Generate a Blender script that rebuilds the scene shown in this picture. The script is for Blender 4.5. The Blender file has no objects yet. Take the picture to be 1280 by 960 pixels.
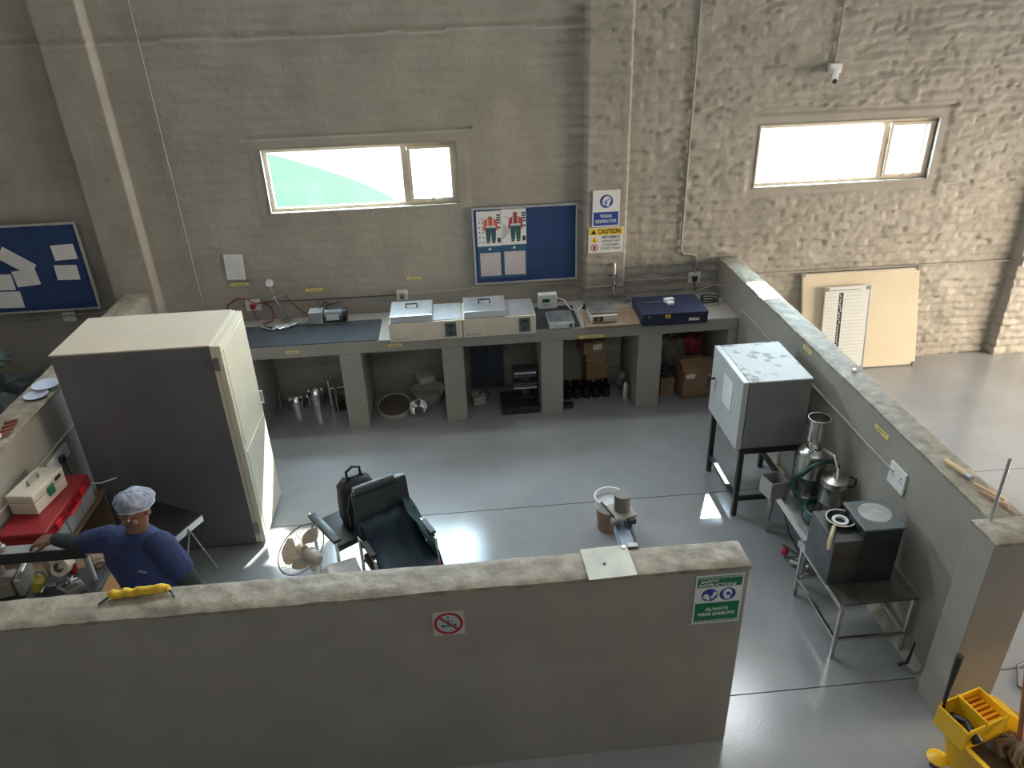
import bpy, bmesh, math, random
import numpy as np
from mathutils import Vector, Matrix, Euler
random.seed(7)
S = bpy.context.scene
C = S.collection
R = math.radians

# ------------------------------------------------------------ camera
cd = bpy.data.cameras.new('camera'); cam = bpy.data.objects.new('camera', cd); C.objects.link(cam)
cd.sensor_width = 36; cd.lens = 933.5/1280*36; cd.clip_start = .05; cd.clip_end = 200
yw, pt, rl = R(3.949), R(-28.091), R(-2.075)
fw = Vector((math.sin(yw)*math.cos(pt), math.cos(yw)*math.cos(pt), math.sin(pt)))
rt = Vector((math.cos(yw), -math.sin(yw), 0)); up = rt.cross(fw)
r2 = rt*math.cos(rl)+up*math.sin(rl); u2 = up*math.cos(rl)-rt*math.sin(rl)
M = Matrix((r2, u2, -fw)).transposed().to_4x4(); M.translation = (1.407, -6.97, 3.717)
cam.matrix_world = M
S.camera = cam
S.view_settings.view_transform = 'Standard'; S.view_settings.look = 'None'
S.view_settings.gamma = 1; S.view_settings.use_curve_mapping = False
S.view_settings.exposure = 0.0
# ------------------------------------------------------------ world, sun, large lights
W = bpy.data.worlds.new('sky'); S.world = W; W.use_nodes = True
bg = W.node_tree.nodes['Background']; bg.inputs[0].default_value = (.62, .8, 1, 1); bg.inputs[1].default_value = 2.2
def lamp(name, kind, energy, color, loc, direction, size=None, size_y=None, spread=None):
    l = bpy.data.lights.new(name, kind); l.energy = energy; l.color = color
    o = bpy.data.objects.new(name, l); C.objects.link(o); o.location = loc
    o.rotation_euler = Vector(direction).to_track_quat('-Z', 'Y').to_euler()
    if size:
        l.shape = 'RECTANGLE'; l.size = size; l.size_y = size_y or size
    if spread: l.spread = spread
    return o
sun = lamp('sun', 'SUN', 27.0, (1, .93, .82), (3, 8, 8), (-.52, -1.12, -1)); sun.data.angle = R(.6)
lamp('high_window_daylight', 'AREA', 300, (.92, .97, 1), (1.4, -.12, 5.4), (0, -1, -.2), 7.5, 1.1)
lamp('ambient_fill', 'AREA', 90, (.95, .98, 1), (2.5, -9.5, 6.3), (0, .1, -1), 7, 1.6)  # unseen lamp added behind the camera as general ambient for the front wall
lamp('doorway_daylight', 'AREA', 880, (1, .82, .61), (11.7, -3.2, 1.35), (-1, .25, -.85), 5.0, 2.3, R(130))
for (wx, wn) in ((.59, 'window_daylight'), (5.13, 'window_daylight')):
    lamp(wn, 'AREA', 110, (.66, .85, 1), (wx, .1, 2.215), (0, -1, -.22), 1.6, .5)

# ------------------------------------------------------------ materials
MATS = {}
def mat(name, col, rough=.6, metal=0, var=.08, vs=6, bump=0, bs=40, spec=.5, col2=None, coat=0, trans=0, emit=0, detail=4, thr=None):
    if name in MATS: return MATS[name]
    m = bpy.data.materials.new(name); m.use_nodes = True; n = m.node_tree.nodes; L = m.node_tree.links
    b = n['Principled BSDF']; b.inputs['Roughness'].default_value = rough; b.inputs['Metallic'].default_value = metal
    b.inputs['Specular IOR Level'].default_value = spec
    if coat: b.inputs['Coat Weight'].default_value = coat
    if trans: b.inputs['Transmission Weight'].default_value = trans
    tc = n.new('ShaderNodeTexCoord'); no = n.new('ShaderNodeTexNoise')
    no.inputs['Scale'].default_value = vs; no.inputs['Detail'].default_value = detail
    L.new(tc.outputs['Object'], no.inputs['Vector'])
    r = n.new('ShaderNodeValToRGB'); L.new(no.outputs['Fac'], r.inputs['Fac'])
    c2 = col2 or tuple(min(1, c*(1+var)) for c in col); c1 = col if col2 else tuple(c*(1-var) for c in col)
    lo, hi = thr or (.35, .65)
    r.color_ramp.elements[0].position = lo; r.color_ramp.elements[1].position = hi
    r.color_ramp.elements[0].color = (*c1, 1); r.color_ramp.elements[1].color = (*c2, 1)
    L.new(r.outputs[0], b.inputs['Base Color'])
    if emit:
        L.new(r.outputs[0], b.inputs['Emission Color']); b.inputs['Emission Strength'].default_value = emit
    if bump:
        nb = n.new('ShaderNodeTexNoise'); nb.inputs['Scale'].default_value = bs; nb.inputs['Detail'].default_value = 5
        L.new(tc.outputs['Object'], nb.inputs['Vector'])
        bp = n.new('ShaderNodeBump'); bp.inputs['Strength'].default_value = bump; bp.inputs['Distance'].default_value = .01
        L.new(nb.outputs['Fac'], bp.inputs['Height']); L.new(bp.outputs[0], b.inputs['Normal'])
    MATS[name] = m
    return m
paint = mat('painted_brickwork', (.345, .32, .275), .62, var=.1, vs=2.2, bump=.35, bs=45)
smooth = mat('painted_plaster', (.325, .305, .265), .6, var=.07, vs=2.5, bump=.12, bs=30)
capm = mat('trowelled_cement', (.21, .185, .14), .6, vs=11, bump=1, bs=18, col2=(.37, .325, .25), detail=7)
floorm = mat('grey_floor_paint', (.27, .275, .285), .15, vs=1.3, var=.12, bump=.05, bs=90, detail=6, spec=1.0)
jointm = mat('floor_joint', (.05, .045, .04), .9)
white = mat('white_plastic', (.75, .75, .72), .4, var=.03)
paper = mat('white_paper', (.72, .72, .74), .7, var=.04)
inkg = mat('grey_ink', (.25, .25, .27), .7)
faint = mat('faint_print', (.50, .50, .52), .7)
black = mat('black_plastic', (.02, .02, .022), .45, var=.2)
rubber = mat('black_rubber', (.035, .038, .042), .5, var=.15, bump=.1)
cream = mat('cream_enamel', (.62, .56, .45), .45, var=.05, vs=4)
steel = mat('stainless_steel', (.55, .54, .5), .28, 1, var=.12, vs=10)
ORD = ('leftmost', 'second from left', 'middle', 'second from right', 'rightmost')
dsteel = mat('dull_steel', (.3, .3, .29), .45, .8, var=.25, vs=9, bump=.1)
chrome = mat('chrome', (.75, .75, .75), .15, 1, var=.03)
alum = mat('aluminium', (.62, .63, .64), .38, .85, var=.08)
bluef = mat('blue_felt', (.02, .05, .15), .9, var=.1, bump=.3, bs=300)
navy = mat('navy_steel', (.014, .02, .055), .4, var=.15)
red = mat('red_plastic', (.27, .012, .016), .4, var=.1)
yellow = mat('yellow_plastic', (.82, .47, .015), .38, var=.12, vs=8, col2=(.9, .55, .02))
yellowd = mat('yellow_label', (.75, .62, .18), .6, var=.05)
card = mat('cardboard', (.30, .19, .11), .8, var=.12, bump=.1)
wood = mat('plywood', (.27, .185, .12), .65, vs=5, var=.18, bump=.1)
palewood = mat('pale_wood', (.62, .45, .24), .55, var=.12, vs=14)
greenp = mat('sign_green', (.0, .17, .07), .45, var=.03)
bluep = mat('sign_blue', (.015, .06, .3), .45, var=.04)
redp = mat('sign_red', (.42, .015, .03), .45, var=.03)
yellowp = mat('sign_yellow', (.8, .55, .03), .45, var=.04)
signw = mat('sign_white', (.74, .74, .74), .4, var=.02)

# ------------------------------------------------------------ geometry helpers
def smp(M, v): return M @ Vector(v)
class MB:
    def __init__(s, M=None): s.v = []; s.f = []; s.M = M or Matrix()
    def add(s, vs, fs, M=None):
        b = len(s.v); T = s.M @ M if M else s.M
        s.v += [T @ Vector(v) for v in vs]; s.f += [tuple(b+i for i in f) for f in fs]; return s
    def box(s, x0, x1, y0, y1, z0, z1, M=None):
        return s.add([(x0,y0,z0),(x1,y0,z0),(x1,y1,z0),(x0,y1,z0),(x0,y0,z1),(x1,y0,z1),(x1,y1,z1),(x0,y1,z1)],
            [(0,3,2,1),(4,5,6,7),(0,1,5,4),(1,2,6,5),(2,3,7,6),(3,0,4,7)], M)
    def rbox(s, c, size, rot=(0,0,0)):
        a = [q/2 for q in size]
        return s.box(-a[0], a[0], -a[1], a[1], -a[2], a[2], Matrix.Translation(c) @ Euler([R(q) for q in rot]).to_matrix().to_4x4())
    def hexa(s, q, t):                      # slab through four corners with thickness vector t
        q = [Vector(p) for p in q]; t = Vector(t)
        return s.add(q+[p+t for p in q], [(0,1,2,3),(7,6,5,4),(0,4,5,1),(1,5,6,2),(2,6,7,3),(3,7,4,0)])
    def tube(s, pts, r, n=10, cap=True):
        pts = [Vector(p) for p in pts]; m = len(pts); rs = r if isinstance(r, (list, tuple)) else [r]*m
        vs = []; pa = None
        for i, p in enumerate(pts):
            d = (pts[min(i+1, m-1)]-pts[max(i-1, 0)]).normalized()
            if pa is None:
                a = d.orthogonal().normalized()
            else:
                a = (pa-d*pa.dot(d)); a = a.normalized() if a.length > 1e-6 else d.orthogonal().normalized()
            pa = a; b = d.cross(a)
            for k in range(n):
                t = 2*math.pi*k/n; vs.append(p+(a*math.cos(t)+b*math.sin(t))*rs[i])
        fs = [(i*n+k, i*n+(k+1) % n, (i+1)*n+(k+1) % n, (i+1)*n+k) for i in range(m-1) for k in range(n)]
        if cap: fs += [tuple(range(n-1, -1, -1)), tuple((m-1)*n+k for k in range(n))]
        return s.add(vs, fs)
    def lathe(s, prof, c=(0,0,0), n=24, M=None, cap=False):   # prof: (radius, z)
        vs = [(c[0]+r*math.cos(2*math.pi*k/n), c[1]+r*math.sin(2*math.pi*k/n), c[2]+z) for r, z in prof for k in range(n)]
        fs = [(i*n+k, i*n+(k+1) % n, (i+1)*n+(k+1) % n, (i+1)*n+k) for i in range(len(prof)-1) for k in range(n)]
        if cap: fs += [tuple(range(n-1, -1, -1)), tuple((len(prof)-1)*n+k for k in range(n))]
        return s.add(vs, fs, M)
    def cyl(s, c, r, h, n=20): return s.lathe([(r, 0), (r, h)], c, n, cap=True)
    def sph(s, c, r, n=14, m=8):
        r = r if isinstance(r, (tuple, list)) else (r, r, r)
        vs = [(c[0], c[1], c[2]-r[2])]
        for j in range(1, m):
            t = -math.pi/2+math.pi*j/m
            vs += [(c[0]+r[0]*math.cos(t)*math.cos(2*math.pi*k/n), c[1]+r[1]*math.cos(t)*math.sin(2*math.pi*k/n), c[2]+r[2]*math.sin(t)) for k in range(n)]
        vs.append((c[0], c[1], c[2]+r[2])); e = len(vs)-1
        fs = [(0, 1+(k+1) % n, 1+k) for k in range(n)]
        fs += [(1+j*n+k, 1+j*n+(k+1) % n, 1+(j+1)*n+(k+1) % n, 1+(j+1)*n+k) for j in range(m-2) for k in range(n)]
        fs += [(1+(m-2)*n+k, 1+(m-2)*n+(k+1) % n, e) for k in range(n)]
        return s.add(vs, fs)
    def prism(s, poly, z0, z1, M=None):
        n = len(poly)
        return s.add([(x, y, z0) for x, y in poly]+[(x, y, z1) for x, y in poly],
            [tuple(range(n-1, -1, -1)), tuple(range(n, 2*n))]+[(i, (i+1) % n, n+(i+1) % n, n+i) for i in range(n)], M)
    def build(s, name, m, parent=None, smooth=False, bev=0, origin=None, thing=None, kind=None, label=None):
        me = bpy.data.meshes.new(name)
        if parent is not None: O = Vector(parent['_o'])
        elif origin is not None: O = Vector(origin)
        else:
            xs, ys, zs = zip(*[tuple(v) for v in s.v]); O = Vector(((min(xs)+max(xs))/2, (min(ys)+max(ys))/2, min(zs)))
        me.from_pydata([tuple(v-O) for v in s.v], [], s.f); me.update()
        bm = bmesh.new(); bm.from_mesh(me)
        if bev:
            try:
                ed = [e for e in bm.edges if len(e.link_faces) == 2 and e.calc_face_angle(0) > .5]
                bmesh.ops.bevel(bm, geom=ed, offset=bev, segments=2, affect='EDGES', profile=.6, clamp_overlap=True)
            except Exception: pass
        bmesh.ops.recalc_face_normals(bm, faces=bm.faces); bm.to_mesh(me); bm.free()
        if smooth:
            me.shade_smooth()
            try: me.set_sharp_from_angle(angle=R(40))
            except Exception: pass
        me.materials.append(m)
        o = bpy.data.objects.new(name, me); C.objects.link(o)
        if parent is not None: o.parent = parent
        else: o.location = O
        o['_o'] = tuple(O)
        if thing: tag(o, *thing)
        if kind: o['kind'] = kind
        if label: o['label'] = label
        return o
def tag(o, label, cat, group=None):
    o['label'] = label; o['category'] = cat
    if group: o['group'] = group
def thing(name, loc, label, cat, group=None):
    o = bpy.data.objects.new(name, None); C.objects.link(o); o.location = loc; o['_o'] = tuple(loc)
    o.empty_display_size = .1; tag(o, label, cat, group); return o
def rotz(c, a): return Matrix.Translation(c) @ Matrix.Rotation(R(a), 4, 'Z') @ Matrix.Translation(-Vector(c))
def struct(name, mb, m, parent=None, **k): return mb.build(name, m, parent, kind=None if parent else 'structure', **k)
# flat print helper: origin O, right U, up V, normal N
class Flat:
    def __init__(s, O, U=(1,0,0), V=(0,0,1)):
        U = Vector(U).normalized(); V = Vector(V).normalized(); N = U.cross(V)
        s.M = Matrix((U, V, N)).transposed().to_4x4(); s.M.translation = Vector(O)
    def rect(s, u0, v0, u1, v1, w0=0, w1=.002):
        return MB(s.M).box(u0, u1, v0, v1, w0, w1)
    def mb(s): return MB(s.M)
    def disc(s, u, v, r, w0, w1, n=28, ry=None):
        ry = ry or r
        return MB(s.M).prism([(u+r*math.cos(2*math.pi*k/n), v+ry*math.sin(2*math.pi*k/n)) for k in range(n)], w0, w1)
    def ring(s, u, v, r0, r1, w0, w1, n=28):
        vs = []
        for w in (w0, w1):
            for r in (r0, r1): vs += [(u+r*math.cos(2*math.pi*k/n), v+r*math.sin(2*math.pi*k/n), w) for k in range(n)]
        f = []
        for k in range(n):
            q = (k+1) % n
            f += [(k, q, n+q, n+k), (2*n+k, 3*n+k, 3*n+q, 2*n+q), (k, 2*n+k, 2*n+q, q), (n+k, n+q, 3*n+q, 3*n+k)]
        return MB(s.M).add(vs, f)
    def text(s, t, u, v, size, w, m, parent, wide=1, shear=0, name='lettering', align='CENTER', bold=0):
        cu = bpy.data.curves.new('t', 'FONT'); cu.body = t; cu.size = size; cu.align_x = align; cu.align_y = 'CENTER'
        cu.extrude = .0004; cu.shear = shear; cu.offset = bold; cu.space_line = 1.0
        o = bpy.data.objects.new('t', cu); C.objects.link(o)
        dg = bpy.context.evaluated_depsgraph_get(); me = bpy.data.meshes.new_from_object(o.evaluated_get(dg))
        bpy.data.objects.remove(o); me.name = name
        O = Vector(parent['_o'])
        T = Matrix.Translation(-O) @ s.M @ Matrix.Translation((u, v, w)) @ Matrix.Diagonal((wide, 1, 1, 1))
        me.transform(T); me.materials.clear(); me.materials.append(m)
        q = bpy.data.objects.new(name, me); C.objects.link(q); q.parent = parent; q['_o'] = tuple(O); return q

# ------------------------------------------------------------ the setting
YW = 0.0
def vnoise(x, y, seed):
    rs = np.random.RandomState(seed); G = rs.rand(256, 256)
    xi = np.floor(x).astype(int); yi = np.floor(y).astype(int); fx = x-xi; fy = y-yi
    fx = fx*fx*(3-2*fx); fy = fy*fy*(3-2*fy)
    g = lambda a, b: G[a % 256, b % 256]
    return (g(xi, yi)*(1-fx)+g(xi+1, yi)*fx)*(1-fy)+(g(xi, yi+1)*(1-fx)+g(xi+1, yi+1)*fx)*fy-.5
WINS = [(-.27, 1.46), (4.27, 6.0)]; WZ0, WZ1 = 1.93, 2.5
def wall_back():
    def axis(a, b, step, marks):
        marks = sorted(marks); out = []; ks = [a]+marks+[b]
        for p, q in zip(ks[:-1], ks[1:]):
            n = max(1, int(round((q-p)/step))); out += [p+(q-p)*i/n for i in range(n)]
        return np.array(out+[b])
    e = .004
    xm = [-1.84-e, -1.84+e, -1.45-e, -1.45+e, 2.63-e, 2.63+e, 3.03-e, 3.03+e, 7.12-e, 7.12+e, 7.5-e, 7.5+e]+[q for w in WINS for q in w]
    xs = axis(-4.5, 12, .022, xm); zs = axis(0, 6.4, .0175, [WZ0, WZ1])
    X, Z = np.meshgrid(xs, zs)
    amp = np.clip((X-2.2)/1.2, 0, 1)*.95+.22
    wx = X+.045*vnoise(X*5, Z*7, 1)+.018*vnoise(X*17, Z*23, 2); wz = Z+.03*vnoise(X*6, Z*6, 3)+.014*vnoise(X*21, Z*19, 4)
    row = np.floor(wz/.086); fz = wz/.086-row
    bx = wx/.235+.5*(row % 2); col = np.floor(bx); fx = bx-col
    rnd = np.random.RandomState(5).rand(4096); br = rnd[((row*131+col*17) % 4096).astype(int)]
    edge = np.minimum(np.minimum(fz, 1-fz)*.086, np.minimum(fx, 1-fx)*.235)
    body = np.clip(edge/.016, 0, 1); body = body*body*(3-2*body)
    fill = np.clip(.75+1.6*vnoise(X*3.3, Z*5.1, 8), 0, 1)          # mortar slurry fills some joints
    tilt = (fz-.5)*(rnd[((row*57+col*31) % 4096).astype(int)]-.3)
    rg = 1-2*np.abs(vnoise(X*5+2*vnoise(X*3, Z*3, 12), Z*16+2*vnoise(X*4, Z*4, 13), 14))
    h = body*fill*.009+br*.010-tilt*.022-(fz-.5)*.008+.005*vnoise(X*26, Z*46, 6)+.003*vnoise(X*70, Z*90, 7)+.008*vnoise(X*5, Z*14, 9)+.014*np.clip(rg-.6, 0, 1)
    h *= amp
    for (a, b), (s0, s1) in zip(WINS, ((-.36, 1.56), (4.2, 6.1))):
        m = (X > s0) & (X < s1) & (Z > 1.84) & (Z < 2.6); h = np.where(m, .006+.002*vnoise(X*20, Z*20, 3), h)
        g = (X > s0-.05) & (X < s1+.04) & (np.abs(Z-2.605-.004*vnoise(X*8, Z, 1)) < .009); h = np.where(g, -.016, h)
    g = (X < 2.62) & (np.abs(Z-3.42-.02*vnoise(X*4, X*0, 2)) < .012); h = np.where(g, h-.014, h)
    pil = ((X > -1.84) & (X < -1.45)) | ((X > 2.63) & (X < 3.03)) | ((X > 7.12) & (X < 7.5))
    Y = YW-h+.006-np.where(pil, .1, 0)
    ny, nx = X.shape
    V = np.stack([X, Y, Z], -1).reshape(-1, 3)
    i, j = np.meshgrid(np.arange(nx-1), np.arange(ny-1)); cxm = (xs[i]+xs[i+1])/2; czm = (zs[j]+zs[j+1])/2
    keep = np.ones_like(cxm, bool)
    for a, b in WINS: keep &= ~((cxm > a) & (cxm < b) & (czm > WZ0) & (czm < WZ1))
    a = (j*nx+i)[keep]; F = np.stack([a, a+1, a+1+nx, a+nx], -1)
    me = bpy.data.meshes.new('wall_back'); me.vertices.add(len(V)); me.vertices.foreach_set('co', V.astype(np.float32).ravel())
    me.loops.add(F.size); me.loops.foreach_set('vertex_index', F.astype(np.int32).ravel())
    me.polygons.add(len(F)); me.polygons.foreach_set('loop_start', np.arange(0, F.size, 4, dtype=np.int32))
    me.update(calc_edges=True); me.validate(); me.shade_smooth(); me.materials.append(paint)
    o = bpy.data.objects.new('wall_back', me); C.objects.link(o); o['kind'] = 'structure'; o['_o'] = (0, 0, 0)
    # solid backing of the wall behind the relief, around the window openings
    mb = MB()
    ks = [-4.5, WINS[0][0], WINS[0][1], WINS[1][0], WINS[1][1], 12]
    mb.box(-4.5, 12, .03, .22, 0, WZ0).box(-4.5, 12, .03, .22, WZ1, 6.4)
    for k in (0, 2, 4): mb.box(ks[k], ks[k+1], .03, .22, WZ0, WZ1)
    struct('masonry_core', mb, smooth, o)
    mb = MB()
    for a, b in WINS:                                                # plastered reveals
        mb.box(a-.01, a, -.008, .04, WZ0-.01, WZ1+.01).box(b, b+.01, -.008, .04, WZ0-.01, WZ1+.01)
        mb.box(a, b, -.008, .04, WZ0-.01, WZ0).box(a, b, -.008, .04, WZ1, WZ1+.01)
    struct('window_reveal', mb, smooth, o)
wall_back()
# floor: slabs with open joints
fl = struct('floor', MB().box(-5, 12.5, -13, .2, -.2, -.012), jointm, origin=(0, 0, -.2))
for x0, x1, y0, y1 in ((-5, 12.5, -2.137, .2), (-5, 12.5, -4.073, -2.145), (-5, 2.6, -13, -4.081), (2.6, 7.0, -13, -4.081), (7.008, 12.5, -13, -4.081)):
    MB().box(x0, x1, y0, y1, -.012, 0).build('floor_slab', floorm, fl)
struct('wall_left', MB().box(-4.7, -4.5, -13, .2, 0, 6.4), smooth)
mb = MB(); mb.box(12, 12.2, -13, -6, 0, 6.4).box(12, 12.2, -.8, .2, 0, 6.4).box(12, 12.2, -6, -.8, 4.2, 6.4)
struct('wall_right', mb, smooth)
struct('wall_front', MB().box(-4.7, 12.2, -13.2, -13, 0, 6.4), smooth)
struct('ceiling', MB().box(-4.7, 12.2, -13.2, .22, 6.4, 6.5), mat('ceiling_sheet', (.5, .5, .48), .7))
struct('mezzanine_floor', MB().box(-4.5, 7, -13, -6.75, 1.85, 2.05), mat('concrete_deck', (.2, .2, .19), .8))

def relief_block(name, x0, x1, y0, y1, z0, z1, seed, parent=None):
    """half-height masonry wall: smooth plaster faces and a rough cement cap"""
    root = MB().box(x0, x1, y0, y1, z0, z1-.012).build(name, smooth, parent, bev=.006, origin=(x0, y0, z0) if not parent else None, kind='structure' if not parent else None)
    nx = max(2, int((x1-x0)/.022)); ny = max(2, int((y1-y0)/.022)); vs = []; fs = []
    X, Y = np.meshgrid(np.linspace(x0-.003, x1+.003, nx), np.linspace(y0-.003, y1+.003, ny))
    sx = 3 if x1-x0 > y1-y0 else 9; sy = 12-sx
    H = .012*vnoise(X*sx*1.5, Y*sy*1.5, seed)+.006*vnoise(X*sx*5, Y*sy*5, seed+1)+.003*vnoise(X*50, Y*50, seed+2)
    bx = np.minimum(X-X.min(), X.max()-X)/.02; by = np.minimum(Y-Y.min(), Y.max()-Y)/.02
    H = z1+H-.010*(1-np.clip(np.minimum(bx, by), 0, 1))
    vs = [(float(X[j, i]), float(Y[j, i]), float(H[j, i])) for j in range(ny) for i in range(nx)]
    fs = [(j*nx+i, j*nx+i+1, (j+1)*nx+i+1, (j+1)*nx+i) for j in range(ny-1) for i in range(nx-1)]
    rim = [j*nx+i for j, i in [(0, i) for i in range(nx)]+[(j, nx-1) for j in range(1, ny)]+[(ny-1, i) for i in range(nx-2, -1, -1)]+[(j, 0) for j in range(ny-2, 0, -1)]]
    b = len(vs); vs += [(vs[k][0], vs[k][1], z1-.03) for k in rim]; n = len(rim)
    fs += [(rim[k], b+k, b+(k+1) % n, rim[(k+1) % n]) for k in range(n)]
    MB().add(vs, fs).build('cement_cap', capm, root, smooth=True)
    return root
HP = 1.27
PR = relief_block('wall_right_partition', 4.0, 4.18, -4.165, -.012, 0, HP, 20)
PO = relief_block('wall_right_partition_post', 3.905, 4.19, -4.355, -4.165, 0, HP, 24)
PF = relief_block('wall_front_partition', -1.75, 2.69, -4.355, -4.175, 0, HP, 30)
PL = relief_block('wall_left_partition', -1.75, -1.52, -4.175, -.012, 0, HP, 36)
# cove fillets at the foot of the partitions
struct('baseboard_right', MB().add([(4.0, -.7, 0), (3.955, -.7, 0), (4.0, -.7, .06), (4.0, -4.165, 0), (3.955, -4.165, 0), (4.0, -4.165, .06)], [(0, 1, 2), (3, 5, 4), (1, 4, 5, 2), (0, 2, 5, 3), (0, 3, 4, 1)]), capm)
# windows
winm = mat('window_frame_paint', (.62, .52, .40), .4)
glassm = bpy.data.materials.new('window_glass'); glassm.use_nodes = True
gn = glassm.node_tree.nodes; gl = glassm.node_tree.links; gn.remove(gn['Principled BSDF'])
tb = gn.new('ShaderNodeBsdfTransparent'); gb = gn.new('ShaderNodeBsdfGlossy'); gb.inputs['Roughness'].default_value = .03
mx = gn.new('ShaderNodeMixShader'); tb.inputs[0].default_value = (.93, .96, .95, 1)
mx.inputs[0].default_value = .05; gl.new(tb.outputs[0], mx.inputs[1]); gl.new(gb.outputs[0], mx.inputs[2]); gl.new(mx.outputs[0], gn['Material Output'].inputs[0])
for k, (a, b) in enumerate(WINS):
    mb = MB(); y0, y1 = .05, .09; t = .035; m0 = a+(b-a)*.725
    mb.box(a, b, y0, y1, WZ0, WZ0+t).box(a, b, y0, y1, WZ1-t, WZ1).box(a, a+t, y0, y1, WZ0+t, WZ1-t).box(b-t, b, y0, y1, WZ0+t, WZ1-t).box(m0-.03, m0+.03, y0, y1, WZ0+t, WZ1-t)
    w = struct('window_%d' % (k+1), mb, winm, bev=.004)
    mb = MB(); c0, c1 = m0+.03, b-t; q = .028
    mb.box(c0, c1, y0-.015, y0+.02, WZ0+t, WZ0+t+q).box(c0, c1, y0-.015, y0+.02, WZ1-t-q, WZ1-t).box(c0, c0+q, y0-.015, y0+.02, WZ0+t+q, WZ1-t-q).box(c1-q, c1, y0-.015, y0+.02, WZ0+t+q, WZ1-t-q)
    mb.build('sash', winm, w, bev=.003)
    MB().box(a+t, m0-.03, .068, .072, WZ0+t, WZ1-t).build('pane', glassm, w)
    MB().box(c0+q, c1-q, .058, .062, WZ0+t+q, WZ1-t-q).build('pane', glassm, w)
    mb = MB(); xm = (c0+c1)/2; mb.box(xm-.07, xm+.07, .012, .024, WZ0+.05, WZ0+.062).box(xm-.012, xm+.012, .015, .05, WZ0+.04, WZ0+.075)
    mb.build('window_stay', steel, w)
    MB().box(a, b, -.004, .05, WZ0-.004, WZ0+.006).build('window_sill', capm, w)
# outside: pale yard and a green painted roof beyond the first window
struct('outside_ground', MB().box(-60, 60, .3, 90, -.4, -.3), mat('pale_gravel', (.62, .6, .56), .9, vs=.7, var=.12))

# conduits and mains run along the back wall
def conduit(pts, r=.009, label='', name='conduit_pipe', group=None, m=None):
    return MB().tube(pts, r, 8).build(name, m or smooth, smooth=True, thing=(label, 'conduit', group))
conduit([(-1.08, -.025, 6.3), (-1.075, -.025, 3.0), (-1.07, -.025, 1.1)], .007, 'thin painted conduit running down the wall left of the green-view window')
conduit([(3.62, -.025, 6.3), (3.6, -.025, 1.45), (3.6, -.025, 1.36), (3.63, -.025, 1.32), (3.72, -.025, 1.31), (3.76, -.025, 1.29), (3.765, -.025, 1.12)], .011, 'painted conduit bending down to the socket above the blue case')
conduit([(4.87, -.03, 6.3), (4.87, -.03, 2.99)], .010, 'painted conduit dropping to the security camera on the right wall')
conduit([(4.22, -.03, 1.07), (7.1, -.03, 1.05)], .009, 'painted horizontal conduit above the leaning whiteboard')
conduit([(-.52, -.02, 1.085), (.3, -.02, 1.075), (.84, -.02, 1.075)], .006, 'dark horizontal cable between the left sockets above the bench', name='wall_cable', m=rubber)
conduit([(.88, -.02, 1.075), (1.6, -.02, 1.10), (2.5, -.02, 1.09), (2.6, -.03, 1.07), (2.64, -.125, 1.07), (3.0, -.125, 1.07), (3.05, -.03, 1.08), (3.74, -.025, 1.07)], .007, 'painted conduit running under the notice board and round the pilaster')
conduit([(3.99, -.75, 1.0), (3.99, -2.1, 1.0), (3.99, -3.38, 1.0)], .009, 'painted conduit running along the right partition to its socket')
conduit([(-1.51, -.8, .95), (-1.51, -4.1, .95)], .009, 'painted conduit running along the left partition')
conduit([(-1.95, -.02, 1.08), (-4.4, -.02, 1.02)], .008, 'painted conduit on the back wall under the left notice board')

# ------------------------------------------------------------ concrete bench
B = struct('worktop_bench', MB().box(-1.5, 3.998, -.69, -.012, .78, .9), smooth, bev=.008)
tag(B, 'long concrete worktop built along the back wall under the windows', 'workbench'); del B['kind']
for x0, x1 in ((-1.5, -1.3), (-.72, -.52), (.26, .46), (1.2, 1.4), (2.125, 2.335), (3.05, 3.28), (3.91, 3.998)):
    MB().box(x0, x1, -.69, -.012, 0, .78).build('pier', smooth, B, bev=.006)
def labelstrip(cu, cv, w, h, f, label, yy=None):
    o = f.rect(cu-w/2, cv-h/2, cu+w/2, cv+h/2, 0, .0015).build('name_strip', yellowd, thing=(label, 'label', 'yellow name strips'))
    o['_o'] = tuple(o.location)
    MB(f.M).box(cu-w*.32, cu+w*.32, cv-h*.12, cv+h*.12, .0015, .0022).build('print_line', inkg, o)
fb = Flat((0, -.6905, 0)); fwl = Flat((0, -.012, 0))
labelstrip(-.15, .84, .12, .028, fb, 'yellow name strip on bench edge above the leftmost steel sieves')
labelstrip(.78, .845, .13, .026, fb, 'yellow name strip on bench edge below the left water bath')
labelstrip(2.60, .80, .23, .032, fb, 'wide yellow name strip on bench edge below the scale')
labelstrip(-.69, 1.275, .17, .03, fwl, 'yellow name strip on wall below the pinned white sheet')
labelstrip(0, 1.175, .17, .03, fwl, 'yellow name strip on wall above the vacuum pump')
labelstrip(.97, 1.235, .14, .026, fwl, 'yellow name strip on wall above the water bath socket')
fr_ = Flat((3.9985, 0, 0), (0, -1, 0))
labelstrip(2.06, 1.21, .14, .035, fr_, 'yellow name strip on right partition behind the oven')
labelstrip(3.16, 1.155, .16, .035, fr_, 'yellow name strip on right partition above the distilling cans')

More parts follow.
